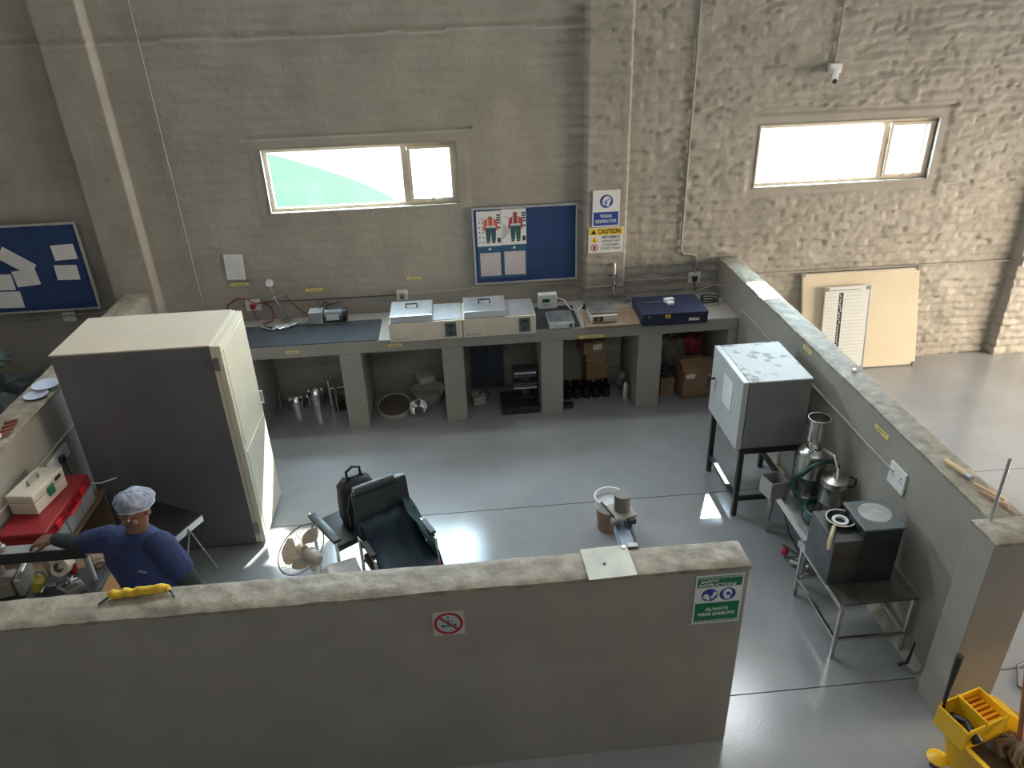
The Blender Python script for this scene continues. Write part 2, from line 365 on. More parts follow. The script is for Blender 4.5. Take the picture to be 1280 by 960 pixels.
# sockets
def socket(c, U, label, w=.13, h=.09, plug=None):
    U = Vector(U); f = Flat(Vector(c), U)
    t = thing('wall_socket', c, label, 'socket', 'white wall sockets')
    f.rect(-w/2, -h/2, w/2, h/2, 0, .014).build('face_plate', white, t, bev=.003)
    for sx in (-w*.25, w*.25):
        mb = f.mb()
        for du, dv in ((0, .018), (-.011, -.004), (.011, -.004)): mb.box(sx+du-.004, sx+du+.004, dv-.004, dv+.004, .0135, .0148)
        mb.build('socket_holes', black, t)
        f.rect(sx-.008, .026, sx+.008, .040, .014, .02).build('rocker_switch', white, t, bev=.002)
    if plug: 
        f.rect(-.024, -.03, .024, .018, .0151, .05).build('plug', plug, t, bev=.008)
        f.mb().tube([(0, -.03, .04), (0, -.07, .045), (.01, -.12, .04), (.03, -.15, .05)], .004, 6).build('plug_lead', plug, t, smooth=True)
    return t
socket((-.6, -.012, 1.06), (1, 0, 0), 'white wall socket with a red plug, above the bench beside the cabinet', .14, .11, red)
socket((.84, -.012, 1.07), (1, 0, 0), 'white wall socket with a grey plug above the left water bath', .11, .1, mat('grey_plug', (.16, .16, .17), .5))
socket((3.76, -.012, 1.07), (1, 0, 0), 'white wall socket with a black plug above the blue case', .12, .11, black)
socket((3.999, -3.42, .985), (0, -1, 0), 'thick white double socket on the right partition above the stove', .17, .15)
socket((7.2, -.122, 1.06), (1, 0, 0), 'small white socket on the far right pilaster', .1, .1)
socket((-2.33, -.012, 1.06), (1, 0, 0), 'pale switch plate under the left notice board', .12, .1)
socket((-1.519, -2.28, .86), (0, 1, 0), 'white trunking socket on the left partition behind the cabinet corner', .3, .1, black)

# notice boards
def board(x0, x1, z0, z1, label, y=-.012):
    t = thing('notice_board', ((x0+x1)/2, y, z0), label, 'notice board')
    MB().box(x0, x1, y-.016, y, z0, z1).build('felt_panel', bluef, t)
    mb = MB(); q = .018
    mb.box(x0, x1, y-.024, y, z0-q, z0).box(x0, x1, y-.024, y, z1, z1+q).box(x0-q, x0, y-.024, y, z0-q, z1+q).box(x1, x1+q, y-.024, y, z0-q, z1+q)
    mb.build('aluminium_frame', alum, t, bev=.003)
    return t
nb = board(1.58, 2.55, 1.15, 1.87, 'blue felt notice board with two safety-wear posters, left of the pilaster')
nl = board(-3.0, -1.98, 1.18, 1.97, 'blue felt notice board with loose papers, at far left of the back wall', y=-.115)
# move the left board's relief: it stands against the wall left of the pilaster on battens
MB().box(-2.9, -2.8, -.115, -.012, 1.2, 1.95).box(-2.1, -2.0, -.115, -.012, 1.2, 1.95).build('batten', smooth, nl)
def lines(f, u0, u1, v0, v1, n, w, parent, m=inkg, name='print_line', th=.003):
    mb = f.mb()
    for i in range(n):
        v = v1-(v1-v0)*i/max(1, n-1); e = u1-(u1-u0)*random.uniform(0, .3); mb.box(u0, e, v-th/2, v+th/2, w, w+.0006)
    return mb.build(name, m, parent)
def sheet(O, w, h, ang, label, group=None, n=7, y=None, name='paper_sheet', m=None):
    a = R(ang); f = Flat(O, (math.cos(a), 0, math.sin(a)), (-math.sin(a), 0, math.cos(a)))
    o = f.rect(-w/2, -h/2, w/2, h/2, 0, .0015).build(name, m or paper, origin=O, thing=(label, 'paper', group)); lines(f, -w*.38, w*.38, -h*.36, h*.36, n, .0016, o, faint); return o
sheet((-.70, -.012, 1.45), .175, .25, -3, 'single white printed sheet stuck on the wall above the bench, left of the window', n=9)
yb = -.132
for (x, z, w, h, a, l) in ((-2.13, 1.72, .2, .14, 2, 'white paper with curled corner, top right on the left notice board'),
                           (-2.16, 1.53, .2, .14, -2, 'white paper pinned below the curled one on the left notice board'),
                           (-2.56, 1.66, .3, .13, -38, 'white paper pinned diagonally on the left notice board'),
                           (-2.53, 1.50, .21, .15, 4, 'white paper overlapping the diagonal one on the left notice board'),
                           (-2.76, 1.47, .21, .15, -1, 'white paper at middle left edge of the left notice board'),
                           (-2.74, 1.30, .22, .16, -2, 'lowest white paper on the left notice board')):
    sheet((x, yb-.002*random.random()-.0015*abs(a)/10, z), w, h, a, l, 'papers on the left notice board', n=5)
sheet((-2.83, yb, 1.83), .1, .12, 0, 'cream card at the top left of the left notice board', m=yellowd, n=2)

def poster(x0, x1, z0, z1, y, label, shirt, hat, rows):
    f = Flat((x0, y, z0)); w = x1-x0; h = z1-z0
    o = f.rect(0, 0, w, h, 0, .0015).build('safety_poster', mat('poster_teal', (.03, .10, .19), .5), origin=(x0, y, z0), thing=(label, 'poster'))
    f.rect(.0, h*.49, w, h, .0016, .0024).build('upper_panel', signw, o)
    f.rect(w*.08, h*.04, w*.94, h*.39, .0016, .0024).build('text_panel', mat('poster_pink', (.55, .50, .54), .6), o)
    lines(f, w*.14, w*.86, h*.08, h*.36, 9, .0025, o, faint)
    lines(f, w*.1, w*.36, h*.88, h*.9, 2, .0025, o)
    f.disc(w*.5, h*.445, w*.05, .0016, .0024).build('emblem', signw, o)
    cx = w*.58; sk = mat('poster_dark', (.03, .05, .06), .6)
    f.mb().prism([(cx-.045, h*.56), (cx-.01, h*.56), (cx-.002, h*.70), (cx+.006, h*.56), (cx+.042, h*.56), (cx+.05, h*.76), (cx-.055, h*.76)], .0025, .0031).build('trousers', mat('poster_trousers', (.03, .09, .10), .6), o)
    f.mb().prism([(cx-.075, h*.72), (cx-.06, h*.72), (cx-.05, h*.77), (cx+.045, h*.77), (cx+.055, h*.72), (cx+.07, h*.72), (cx+.06, h*.87), (cx+.02, h*.895), (cx-.025, h*.895), (cx-.062, h*.87)], .0032, .0038).build('vest', shirt, o)
    f.mb().box(cx-.03, cx-.022, h*.77, h*.885, .0039, .0043).box(cx+.018, cx+.026, h*.77, h*.885, .0039, .0043).box(cx-.05, cx+.046, h*.775, h*.79, .0039, .0043).build('reflective_band', signw, o)
    f.disc(cx-.003, h*.915, .020, .0032, .0038, 16).build('head', mat('poster_skin', (.3, .14, .09), .6), o)
    f.mb().prism([(cx-.024, h*.922), (cx+.018, h*.922), (cx+.013, h*.955), (cx-.018, h*.955)], .0039, .0044).build('helmet', hat, o)
    f.mb().box(cx-.045, cx-.015, h*.535, h*.557, .0032, .0038).box(cx+.006, cx+.04, h*.535, h*.557, .0032, .0038).build('boots', sk, o)
    mb = f.mb()
    for v in (.94, .905, .87, .83, .76): mb.box(w*.82, w*.98, h*v-.009, h*v+.006, .0026, .0032)
    mb.box(w*.84, w*.97, h*.54, h*.61, .0026, .0032)
    mb.build('caption_block', sk, o)
    if rows:
        for i in range(5):
            for j in range(2): f.disc(w*(.1+.15*j), h*(.84-.072*i), .009, .0026, .0032, 12).build('icon', mat('icon_blue', (.22, .26, .38), .6), o)
    else:
        f.mb().prism([(.005, h*.56), (w*.36, h*.68), (.02, h*.80)], .0026, .0030).build('grey_arrow', mat('light_grey_print', (.45, .45, .47), .6), o)
vo = mat('vest_orange', (.55, .12, .07), .6); vr = mat('vest_red', (.38, .06, .06), .6)
poster(1.605, 1.835, 1.19, 1.855, -.0285, 'safety-wear poster of a worker seen from the front, leftmost on notice board', vo, signw, True)
poster(1.838, 2.075, 1.19, 1.865, -.0285, 'safety-wear poster of a worker with grey arrow, right of the other poster', vr, vr, False)

# warning signs
f = Flat((2.695, -.113, 1.67))
sg = f.rect(0, 0, .26, .345, 0, .002).build('warning_sign', signw, origin=(2.695, -.113, 1.67), thing=('white and blue wear respirator sign on the pilaster, above the yellow one', 'sign'))
f.rect(.012, .012, .248, .14, .002, .0026).build('blue_panel', bluep, sg)
f.disc(.13, .24, .062, .002, .0026).build('blue_disc', bluep, sg)
f.mb().prism([(.10, .205), (.125, .212), (.13, .195), (.155, .19), (.162, .225), (.175, .25), (.165, .278), (.14, .29), (.11, .28), (.097, .255), (.09, .235)], .0027, .0032).build('head_pictogram', signw, sg)
f.mb().prism([(.095, .215), (.12, .235), (.165, .262), (.160, .268), (.12, .245), (.10, .225)], .0033, .0037).prism([(.118, .215), (.138, .212), (.135, .238), (.12, .236)], .0033, .0037).build('respirator_pictogram', bluep, sg)
f.text('WEAR', .13, .100, .045, .0032, signw, sg, wide=.9, bold=.0006)
f.text('RESPIRATOR', .13, .050, .045, .0032, signw, sg, wide=.80, bold=.0006)
f = Flat((2.66, -.113, 1.415))
sg = f.rect(0, 0, .34, .245, 0, .002).build('warning_sign', signw, origin=(2.66, -.113, 1.415), thing=('white and yellow caution hot surface sign below the respirator sign', 'sign'))
f.rect(.008, .175, .332, .238, .002, .0026).build('yellow_panel', yellowp, sg)
f.text('CAUTION', .2, .207, .062, .0032, black, sg, wide=.78, bold=.0016)
f.mb().prism([(.022, .185), (.078, .185), (.05, .23)], .0026, .0032).build('alert_triangle', black, sg)
f.mb().prism([(.02, .105), (.10, .105), (.06, .165)], .002, .0028).build('heat_triangle', yellowp, sg)
f.mb().box(.045, .078, .112, .118, .0029, .0033).box(.050, .054, .122, .138, .0029, .0033).box(.060, .064, .122, .138, .0029, .0033).build('heat_pictogram', black, sg)
f.ring(.06, .052, .028, .036, .002, .0028).build('prohibition_ring', redp, sg)
f.mb().prism([(.045, .04), (.065, .035), (.078, .06), (.066, .072), (.05, .056)], .002, .0026).build('hand_pictogram', black, sg)
f.mb().prism([(.036, .072), (.040, .078), (.086, .032), (.081, .027)], .0028, .0034).build('prohibition_bar', redp, sg)
f.text('HOT SURFACE', .218, .15, .037, .0028, black, sg, wide=.72, bold=.0008)
for i, w_ in enumerate(('CONTACT MAY', 'CAUSE BURNS', 'DO NOT TOUCH')): f.text(w_, .218, .112-.036*i, .031, .0028, black, sg, wide=.80)
# safety instructions sign on the front wall
f = Flat((2.43, -4.3575, .91))
sg = f.rect(0, 0, .235, .31, 0, .002).build('safety_sign', signw, origin=(2.43, -4.3575, .91), thing=('green and white safety instructions earmuffs sign at the right end of front wall', 'sign'))
f.rect(.008, .235, .227, .302, .002, .0026).build('green_panel', greenp, sg); f.rect(.008, .008, .227, .135, .002, .0026).build('green_panel', greenp, sg)
mb = f.mb()
for i in range(18):
    u = .012+i*.0119
    mb.prism([(u, .288), (u+.005, .288), (u+.010, .300), (u+.005, .300)], .0026, .0031); mb.prism([(u, .010), (u+.005, .010), (u+.010, .022), (u+.005, .022)], .0026, .0031)
mb.build('hazard_edging', signw, sg)
f.text('SAFETY', .022, .271, .026, .0031, signw, sg, wide=1.0, shear=.25, align='LEFT', bold=.0004)
f.text('INSTRUCTIONS', .014, .247, .026, .0031, signw, sg, wide=1.0, shear=.25, align='LEFT', bold=.0004)
for u in (.074, .163): f.disc(u, .185, .040, .002, .0027).build('blue_disc', bluep, sg)
f.mb().prism([(.045, .165), (.06, .162), (.064, .150), (.078, .154), (.074, .172), (.07, .185), (.056, .196), (.044, .186)], .0027, .0033).prism([(.078, .172), (.09, .186), (.09, .2), (.1, .206), (.109, .198), (.108, .184), (.096, .172), (.09, .162), (.082, .162)], .0027, .0033).build('head_pictogram', signw, sg)
f.mb().prism([(.145, .170), (.155, .152), (.175, .152), (.176, .170), (.186, .19), (.178, .214), (.158, .220), (.143, .208), (.139, .188)], .0027, .0033).build('head_pictogram', signw, sg)
f.disc(.166, .188, .011, .0034, .004, 14).build('earmuff_pictogram', bluep, sg)
f.text('ALWAYS', .1175, .092, .030, .0031, signw, sg, wide=.95, bold=.0006)
f.text('WEAR EARMUFFS', .1175, .060, .028, .0031, signw, sg, wide=.86, bold=.0006)
# no smoking sign
f = Flat((1.17, -4.3575, .985))
sg = f.rect(0, 0, .15, .15, 0, .002).build('no_smoking_sign', mat('faded_white', (.55, .52, .47), .5), origin=(1.17, -4.3575, .985), thing=('small square no smoking sign in the middle of the front wall', 'sign'))
f.disc(.075, .075, .06, .002, .0025).build('pale_disc', mat('pale_cyan', (.42, .52, .50), .5), sg)
f.mb().box(.04, .055, .055, .065, .0026, .003).box(.055, .1, .057, .063, .0026, .003).box(.1, .112, .06, .07, .0026, .003).build('cigarette_pictogram', black, sg)
f.mb().tube([(.07, .08, .003), (.078, .092, .003), (.07, .10, .003), (.078, .112, .003), (.072, .12, .003)], .0014, 5).tube([(.078, .092, .003), (.092, .088, .003), (.096, .098, .003)], .0014, 5).build('smoke_pictogram', black, sg)
f.ring(.075, .075, .056, .069, .0026, .0034).build('red_ring', redp, sg)
f.mb().prism([(.03, .112), (.038, .120), (.122, .038), (.114, .030)], .0034, .004).build('red_bar', redp, sg)

# security camera
t = thing('security_camera', (4.87, -.015, 2.93), 'small white security camera below its conduit on the right wall', 'camera')
MB().box(4.82, 4.93, -.06, -.01, 2.93, 3.01).build('mounting_box', white, t, bev=.006)
MB().tube([(4.87, -.06, 2.95), (4.86, -.09, 2.94)], .012, 8).build('bracket_arm', white, t)
MB().tube([(4.875, -.065, 2.95), (4.82, -.18, 2.88)], .028, 14).build('camera_body', white, t, smooth=True)
MB().tube([(4.8205, -.179, 2.8805), (4.8165, -.187, 2.876)], .021, 14).build('lens', black, t)

# whiteboards leaning on the back wall
t = thing('whiteboard', (5.55, -.12, 0), 'large cream whiteboard leaning against the back wall right of partition', 'whiteboard')
q = [Vector(v) for v in ((4.95, -.21, .02), (6.18, -.21, .02), (6.1, -.04, 1.03), (4.88, -.04, 1.03))]
nrm = (q[1]-q[0]).cross(q[3]-q[0]).normalized()
MB().hexa(q, nrm*.012).build('board_panel', mat('cream_board', (.66, .58, .44), .22, var=.03, vs=2), t)
MB().tube([q[0], q[1]], .012, 6).tube([q[1], q[2]], .012, 6).tube([q[2], q[3]], .012, 6).tube([q[3], q[0]], .012, 6).build('aluminium_frame', mat('pale_aluminium', (.66, .62, .55), .4, .4), t)
for p in q: MB().rbox(p+nrm*.01, (.05, .02, .05), (9, 0, 0)).build('corner_cap', mat('grey_cap', (.25, .24, .22), .5), t, bev=.006)
t = thing('planner_board', (5.35, -.3, 0), 'small white planner board with ruled rows leaning on the whiteboard', 'whiteboard')
O = Vector((5.1, -.26, .02)); V = Vector((-.06, .14, .86)).normalized(); f = Flat(O, (1, 0, 0), Vector((0, .155, .97)))
f.rect(0, 0, .48, .9, 0, .01).build('board_panel', mat('planner_white', (.66, .68, .66), .3, var=.02), t)
f.mb().box(-.006, .486, -.006, .006, -.001, .014).box(-.006, .486, .894, .906, -.001, .014).box(-.006, .006, 0, .9, -.001, .014).box(.474, .486, 0, .9, -.001, .014).build('thin_frame', alum, t)
for u, v in ((.02, .88), (.46, .88), (.46, .02), (.02, .02)): f.rect(u-.02, v-.02, u+.02, v+.02, .002, .017).build('corner_cap', mat('grey_cap', (.25, .24, .22), .5), t, bev=.004)
f.rect(.15, .12, .195, .84, .01, .0112).build('name_column', black, t)
lines(f, .03, .13, .06, .84, 22, .0101, t, mat('ruled_line', (.35, .38, .38), .6)); lines(f, .21, .45, .06, .84, 22, .0101, t, MATS['ruled_line'])
mb = f.mb()
for i in range(40): v = .13+i*.0177; u = .155+.02*random.random(); mb.box(u, u+.014, v, v+.007, .0112, .0118)
mb.build('name_print', signw, t); lines(f, .05, .44, .865, .868, 2, .0101, t, black)

# ------------------------------------------------------------ things on the bench
def water_bath(x0, x1, label):
    t = thing('water_bath', ((x0+x1)/2, -.55, .9), label, 'water bath')
    MB().box(x0, x1, -.765, -.36, .905, 1.085).build('body', cream, t, bev=.008)
    MB().box(x0+.01, x1-.01, -.75, -.37, 1.085, 1.093).build('steel_deck', alum, t)
    w = (x1-x0)*.58
    lid = MB().box(x0+.015, x0+.015+w, -.765, -.40, 1.093, 1.155).build('lid', mat('lid_steel', (.72, .73, .74), .3, .9, var=.05), t, bev=.008)
    cx = x0+.015+w/2
    MB().tube([(cx-.05, -.57, 1.155), (cx-.05, -.57, 1.19), (cx+.05, -.57, 1.19), (cx+.05, -.57, 1.155)], .008, 8).build('handle', black, lid)
    f = Flat((0, -.7655, 0))
    cp = f.rect(x1-.155, .93, x1-.055, 1.065, 0, .006).build('control_panel', mat('panel_green_grey', (.06, .085, .085), .4), t)
    f.rect(x1-.13, 1.02, x1-.08, 1.045, .006, .007).build('display', mat('display_dark', (.02, .05, .04), .2), cp)
    f.disc(x1-.105, .965, .016, .006, .012, 16).build('knob', black, cp)
    f.text('Scientific', x0+.05, .935, .035, .0006, inkg, t, align='LEFT'); f.rect(x0+.03, .925, x0+.042, .948, 0, .001).build('emblem', inkg, t)
    for fx in (x0+.04, x1-.04):
        for fy in (-.72, -.40): MB().cyl((fx, fy, .9), .015, .006, 10).build('foot', rubber, t)
water_bath(.75, 1.405, 'cream laboratory water bath with shiny lid, left of the pair on the bench')
water_bath(1.412, 2.075, 'cream laboratory water bath with dull lid, right of the pair on the bench')
MB().box(-1.2, .635, -.685, -.2, .9, .908).build('bench_mat', mat('charcoal_mat', (.028, .032, .036), .85, var=.2, vs=4), bev=.002, thing=('dark charcoal mat covering the left end of the bench', 'mat'))
MB().box(2.08, 2.50, -.68, -.15, .9, .906).build('bench_mat', rubber, thing=('black rubber mat under the small grey hotplate', 'mat'))
t = thing('temperature_display', (2.25, -.17, .906), 'white box with green display standing behind the small grey hotplate', 'display')
MB().box(2.16, 2.345, -.21, -.13, .906, 1.055).build('case', white, t, bev=.01)
f = Flat((0, -.211, 0)); f.rect(2.20, .975, 2.27, 1.01, 0, .002).build('display', mat('display_green', (.01, .10, .06), .2), t); f.rect(2.21, .945, 2.26, .953, 0, .002).build('button_row', inkg, t)
MB().tube([(2.34, -.15, 1.0), (2.42, -.2, .98), (2.46, -.3, .93), (2.53, -.33, .915), (2.6, -.2, .92)], .005, 6).build('white_cable', white, smooth=True, thing=('white cable looping from the temperature display to the bench', 'cable'))
t = thing('hotplate', (2.32, -.55, .906), 'small grey flat hotplate with front knob, between water bath and scale', 'hotplate')
MB().box(2.2, 2.44, -.71, -.42, .912, .965).build('body', alum, t, bev=.006); MB().box(2.21, 2.43, -.67, -.43, .965, .972).build('top_plate', dsteel, t)
f = Flat((0, -.7105, 0)); f.disc(2.40, .938, .013, 0, .014, 14).build('knob', black, t); f.rect(2.22, .93, 2.24, .95, 0, .002).build('label_square', signw, t); f.rect(2.26, .948, 2.35, .957, 0, .002).build('label_bar', signw, t)
for fx in (2.22, 2.42):
    for fy in (-.68, -.45): MB().cyl((fx, fy, .906), .01, .006, 8).build('foot', black, t)
MB().add([(2.535, -.745, .9), (3.045, -.745, .9), (3.09, -.33, .9), (2.56, -.33, .9), (2.535, -.745, .925), (3.045, -.745, .925), (3.09, -.33, .925), (2.56, -.33, .925)],
   [(0, 3, 2, 1), (4, 5, 6, 7), (0, 1, 5, 4), (1, 2, 6, 5), (2, 3, 7, 6), (3, 0, 4, 7)]).build('wooden_board', wood, thing=('brown plywood board lying on the bench under the scale', 'board'))
t = thing('bench_scale', (2.72, -.5, .925), 'cream bench scale with square steel pan on the plywood board', 'scale')
MB().box(2.6, 2.845, -.68, -.38, .933, 1.0).build('body', cream, t, bev=.008); MB().box(2.59, 2.85, -.65, -.37, 1.008, 1.02).build('pan', dsteel, t, bev=.003)
MB().box(2.66, 2.78, -.58, -.44, 1.0, 1.008).build('pan_support', black, t)
f = Flat((0, -.6805, 0)); f.rect(2.62, .945, 2.71, .99, 0, .003).build('dial_window', black, t); f.disc(2.665, .967, .017, .003, .006, 16).build('dial', inkg, t); lines(f, 2.73, 2.83, .955, .985, 2, .0005, t, inkg)
for fx in (2.62, 2.82):
    for fy in (-.65, -.41): MB().cyl((fx, fy, .925), .012, .008, 8).build('foot', black, t)
t = thing('gas_ring', (2.66, -.25, .9), 'small dark round ring with pale centre behind the scale', 'ring')
MB().lathe([(.04, 0), (.075, 0), (.075, .02), (.04, .02), (.04, 0)], (2.66, -.22, .9), 20).build('outer_ring', black, t, smooth=True); MB().cyl((2.66, -.22, .9), .035, .015, 16).build('centre', alum, t)
t = thing('steel_case', (3.36, -.53, .9), 'long navy blue steel case with yellow latch on the bench under the socket', 'case')
MB().box(3.06, 3.67, -.765, -.33, .9, .985).build('base', navy, t, bev=.005); MB().box(3.057, 3.673, -.768, -.327, .987, 1.02).build('lid', navy, t, bev=.005)
f = Flat((0, -.7685, 0)); f.rect(3.27, .975, 3.315, 1.005, 0, .006).build('latch', yellowp, t); f.rect(3.283, .985, 3.302, .997, .006, .0075).build('latch_slot', black, t)
f.rect(3.49, .935, 3.59, .962, 0, .0015).build('label_sticker', signw, t); f.mb().box(3.545, 3.585, .95, .96, .0015, .002).build('sticker_print', vo, t); f.disc(3.12, .994, .014, 0, .003, 12).build('silver_stud', chrome, t)
t = thing('plug_adaptor', (3.38, -.5, 1.02), 'white plug adaptor with lead lying on the navy steel case', 'adaptor')
MB().rbox((3.37, -.5, 1.04), (.09, .05, .04), (0, 0, 8)).build('body', white, t, bev=.006); MB().rbox((3.37, -.56, 1.035), (.06, .06, .02), (0, 0, 8)).build('prongs_block', signw, t)
MB().tube([(3.32, -.5, 1.03), (3.22, -.49, 1.025), (3.14, -.49, 1.025)], .004, 6).build('lead', inkg, t)
for i, (c, l) in enumerate((((3.83, -.32, .9), 'black coiled cable on the bench end beside the navy case'), ((3.1, -.18, .9), 'grey coiled lead behind the navy steel case'))):
    pts = [(c[0]+(.09-.01*i)*math.cos(k*.5)*(1+.1*math.sin(k)), c[1]+.05*math.sin(k*.5), c[2]+.012+.0022*k) for k in range(34 if i == 0 else 22)]
    MB().tube(pts, .008, 6).build('coiled_cable', rubber if i == 0 else mat('grey_plug', (.16, .16, .17), .5), smooth=True, thing=(l, 'cable'))
MB().tube([(3.77, -.06, .93), (3.85, -.1, .98), (3.95, -.15, 1.03), (3.99, -.3, 1.05)], .005, 6).build('loose_wire', mat('beige_wire', (.4, .37, .3), .5), smooth=True, thing=('thin beige wire rising from bench to the partition corner', 'cable'))
# vacuum gauge stand, pump, hoses, tools
t = thing('pressure_gauge', (-.37, -.1, .9), 'round white pressure gauge on chrome stem standing behind the bench mat', 'gauge')
GM = Matrix.Translation((-.385, -.09, 1.30)) @ Matrix.Rotation(R(70), 4, 'X')
MB(GM).lathe([(0, -.02), (.042, -.02), (.045, .012), (.038, .014)], n=24).build('casing', dsteel, t, smooth=True); MB(GM).lathe([(0, .010), (.038, .010)], n=24).build('dial_face', signw, t)
MB(GM).box(-.002, .002, -.004, .026, .011, .013).build('needle', black, t)
MB().tube([(-.385, -.08, 1.26), (-.37, -.085, 1.14)], .008, 8).tube([(-.37, -.085, 1.14), (-.31, -.09, 1.0), (-.30, -.09, .91)], .009, 8).tube([(-.45, -.085, 1.12), (-.27, -.085, 1.17)], .008, 8).build('stem', chrome, t, smooth=True)
MB().cyl((-.3, -.09, .9), .05, .012, 18).build('base', dsteel, t)
for pts, l in (([(-.27, -.08, 1.17), (-.2, -.1, 1.08), (-.1, -.12, .99), (0, -.14, .965), (.06, -.15, 1.0), (.07, -.13, 1.07), (.12, -.13, 1.10), (.16, -.15, 1.06)], 'dark red rubber hose sagging from the gauge to the vacuum pump'),
               ([(-.45, -.09, 1.12), (-.55, -.1, 1.1), (-.62, -.12, 1.16), (-.7, -.13, 1.18), (-.8, -.14, 1.12), (-.82, -.15, 1.02), (-.7, -.16, .95)], 'dark red rubber hose arching over the red-plug socket'),
               ([(-.5, -.05, 1.1), (-.42, -.08, 1.05), (-.4, -.1, .98), (-.42, -.14, .93), (-.5, -.18, .92)], 'dark red rubber hose hanging under the gauge')):
    MB().tube(pts, .009, 8).build('rubber_hose', mat('red_rubber', (.16, .045, .035), .5), smooth=True, thing=(l, 'hose'))
t = thing('vacuum_pump', (.12, -.2, .908), 'grey and white vacuum pump with chrome handle at back of the bench mat', 'pump')
MB().box(-.06, .3, -.27, -.12, .908, .92).build('base_plate', dsteel, t)
MB().rbox((.02, -.2, .98), (.13, .13, .12)).build('pump_head', mat('light_grey_enamel', (.42, .44, .44), .4), t, bev=.01)
MB().tube([(.10, -.2, .985), (.27, -.2, .985)], .058, 20).build('motor', mat('motor_grey', (.17, .2, .21), .4, .3), t, smooth=True)
MB().tube([(.27, -.2, .985), (.31, -.2, .985)], [.062, .062], 20).build('end_cover', black, t, smooth=True)
MB().tube([(.06, -.2, 1.03), (.06, -.2, 1.12), (.09, -.2, 1.13)], .009, 8).build('exhaust_stem', chrome, t, smooth=True)
MB().box(.12, .24, -.262, -.255, .95, 1.0).build('rating_plate', signw, t)
MB().tube([(.13, -.2, 1.04), (.13, -.2, 1.085), (.27, -.2, 1.11)], .007, 8).build('handle', black, t, smooth=True)
t = thing('clamp_tools', (-.35, -.25, .908), 'tangle of grey laboratory clamps lying at the back of the bench mat', 'clamps')
for i in range(6):
    a = R(-35+17*i); c = Vector((-.43+.045*i, -.3+.02*(i % 3), .92+.006*(i % 2))); d = Vector((math.cos(a), math.sin(a), 0))*.09
    MB().tube([c-d, c+d*.5, c+d+Vector((0, 0, .006))], .009, 7).build('clamp_arm', dsteel if i % 2 else alum, t, smooth=True)
t = thing('water_valve', (2.92, -.13, 1.02), 'chrome water valve and pipe mounted on the pilaster below the caution sign', 'valve')
MB().tube([(2.92, -.115, 1.3), (2.92, -.135, 1.26), (2.92, -.14, .98)], .012, 10).build('pipe', alum, t, smooth=True); MB().tube([(2.92, -.14, 1.2), (2.92, -.14, 1.14)], .026, 12).build('collar', chrome, t, smooth=True)
MB().tube([(2.92, -.14, 1.1), (2.92, -.14, 1.05)], .03, 12).build('valve_body', chrome, t, smooth=True); MB().tube([(2.89, -.16, 1.2), (2.85, -.2, 1.21)], .008, 8).build('tap_lever', black, t)

# ------------------------------------------------------------ things in the cubbyholes
def sieve(c, r, h, n, label, g='steel test sieves'):
    for i in range(n):
        t = MB().lathe([(0, .012), (r-.008, .012), (r-.006, h), (r, h), (r, .004), (r*.96, 0), (0, 0)], (c[0], c[1], c[2]+i*h*.98), 24)
        t.build('test_sieve', chrome, smooth=True, thing=(('lowest' if i == 0 else 'topmost' if i == n-1 else 'middle')+label, 'sieve', g))
sieve((-.32, -.22, 0), .085, .05, 2, ' shiny round sieve of the left stack in first bench bay')
sieve((-.12, -.2, 0), .095, .055, 3, ' shiny round sieve of the right stack in first bench bay')
MB().tube([(-.485, -.2, .0), (-.49, -.16, .2)], .015, 10).build('steel_rod', dsteel, smooth=True, thing=('short steel tube standing at the left of the first bench bay', 'tube'))
t = thing('plate_rig', (.08, -.25, 0), 'dark steel plate rig standing at the right of the first bench bay', 'rig')
MB().rbox((.09, -.28, .14), (.014, .18, .28), (0, 0, 14)).build('side_plate', dsteel, t); MB().rbox((.19, -.25, .13), (.014, .16, .26), (0, 0, 5)).build('side_plate', dsteel, t)
MB().tube([(.03, -.26, .22), (.24, -.24, .22)], .01, 8).build('cross_bar', chrome, t); MB().tube([(.04, -.25, 0.02), (.03, -.23, .3)], .018, 10).build('upright_tube', chrome, t, smooth=True)
MB().rbox((.14, -.26, .012), (.14, .18, .024), (0, 0, 10)).build('base_plate', black, t)
t = thing('round_pan', (.66, -.36, 0), 'wide round pan with cream rim tilted at left of the second bench bay', 'pan')
Mt = Matrix.Translation((.68, -.42, .05)) @ Matrix.Rotation(R(14), 4, 'X')
MB(Mt).lathe([(0, -.03), (.15, -.03), (.16, .03), (.168, .03), (.158, -.04), (0, -.04)], n=30).build('pan_body', mat('pan_enamel', (.5, .46, .38), .4), t, smooth=True)
MB(Mt).lathe([(0, .0), (.155, .005), (.155, .022), (0, .02)], n=30).build('sieve_mesh', mat('brown_residue', (.09, .075, .06), .8), t)
for k in range(2):
    mb = MB(); r = .14+.02*k
    mb.lathe([(0, .01), (r*.7, .01), (r, .09-.01*k), (r+.012, .09-.01*k), (r*.75, 0), (0, 0)], (1.02, -.25, .0+.06*k), 26)
    mb.build('plastic_basin', mat('off_white_basin', (.42, .44, .40), .5), smooth=True, thing=(('larger pale' if k else 'lower pale')+' plastic basin stacked at back of the second bench bay', 'basin'))
MB().rbox((1.0, -.22, .26), (.17, .17, .10), (8, 0, 20)).build('plastic_tub', MATS['off_white_basin'], bev=.03, smooth=True, thing=('pale rounded plastic tub on top of the stacked basins', 'tub'))
MB(Matrix.Translation((.92, -.50, .045)) @ Matrix.Rotation(R(30), 4, 'X')).lathe([(0, -.03), (.05, -.028), (.08, .01), (.088, .04), (.094, .04), (.086, .005), (.055, -.036), (0, -.04)], n=26).build('steel_bowl', chrome, smooth=True, thing=('small shiny steel bowl tilted forward in the second bench bay', 'bowl'))
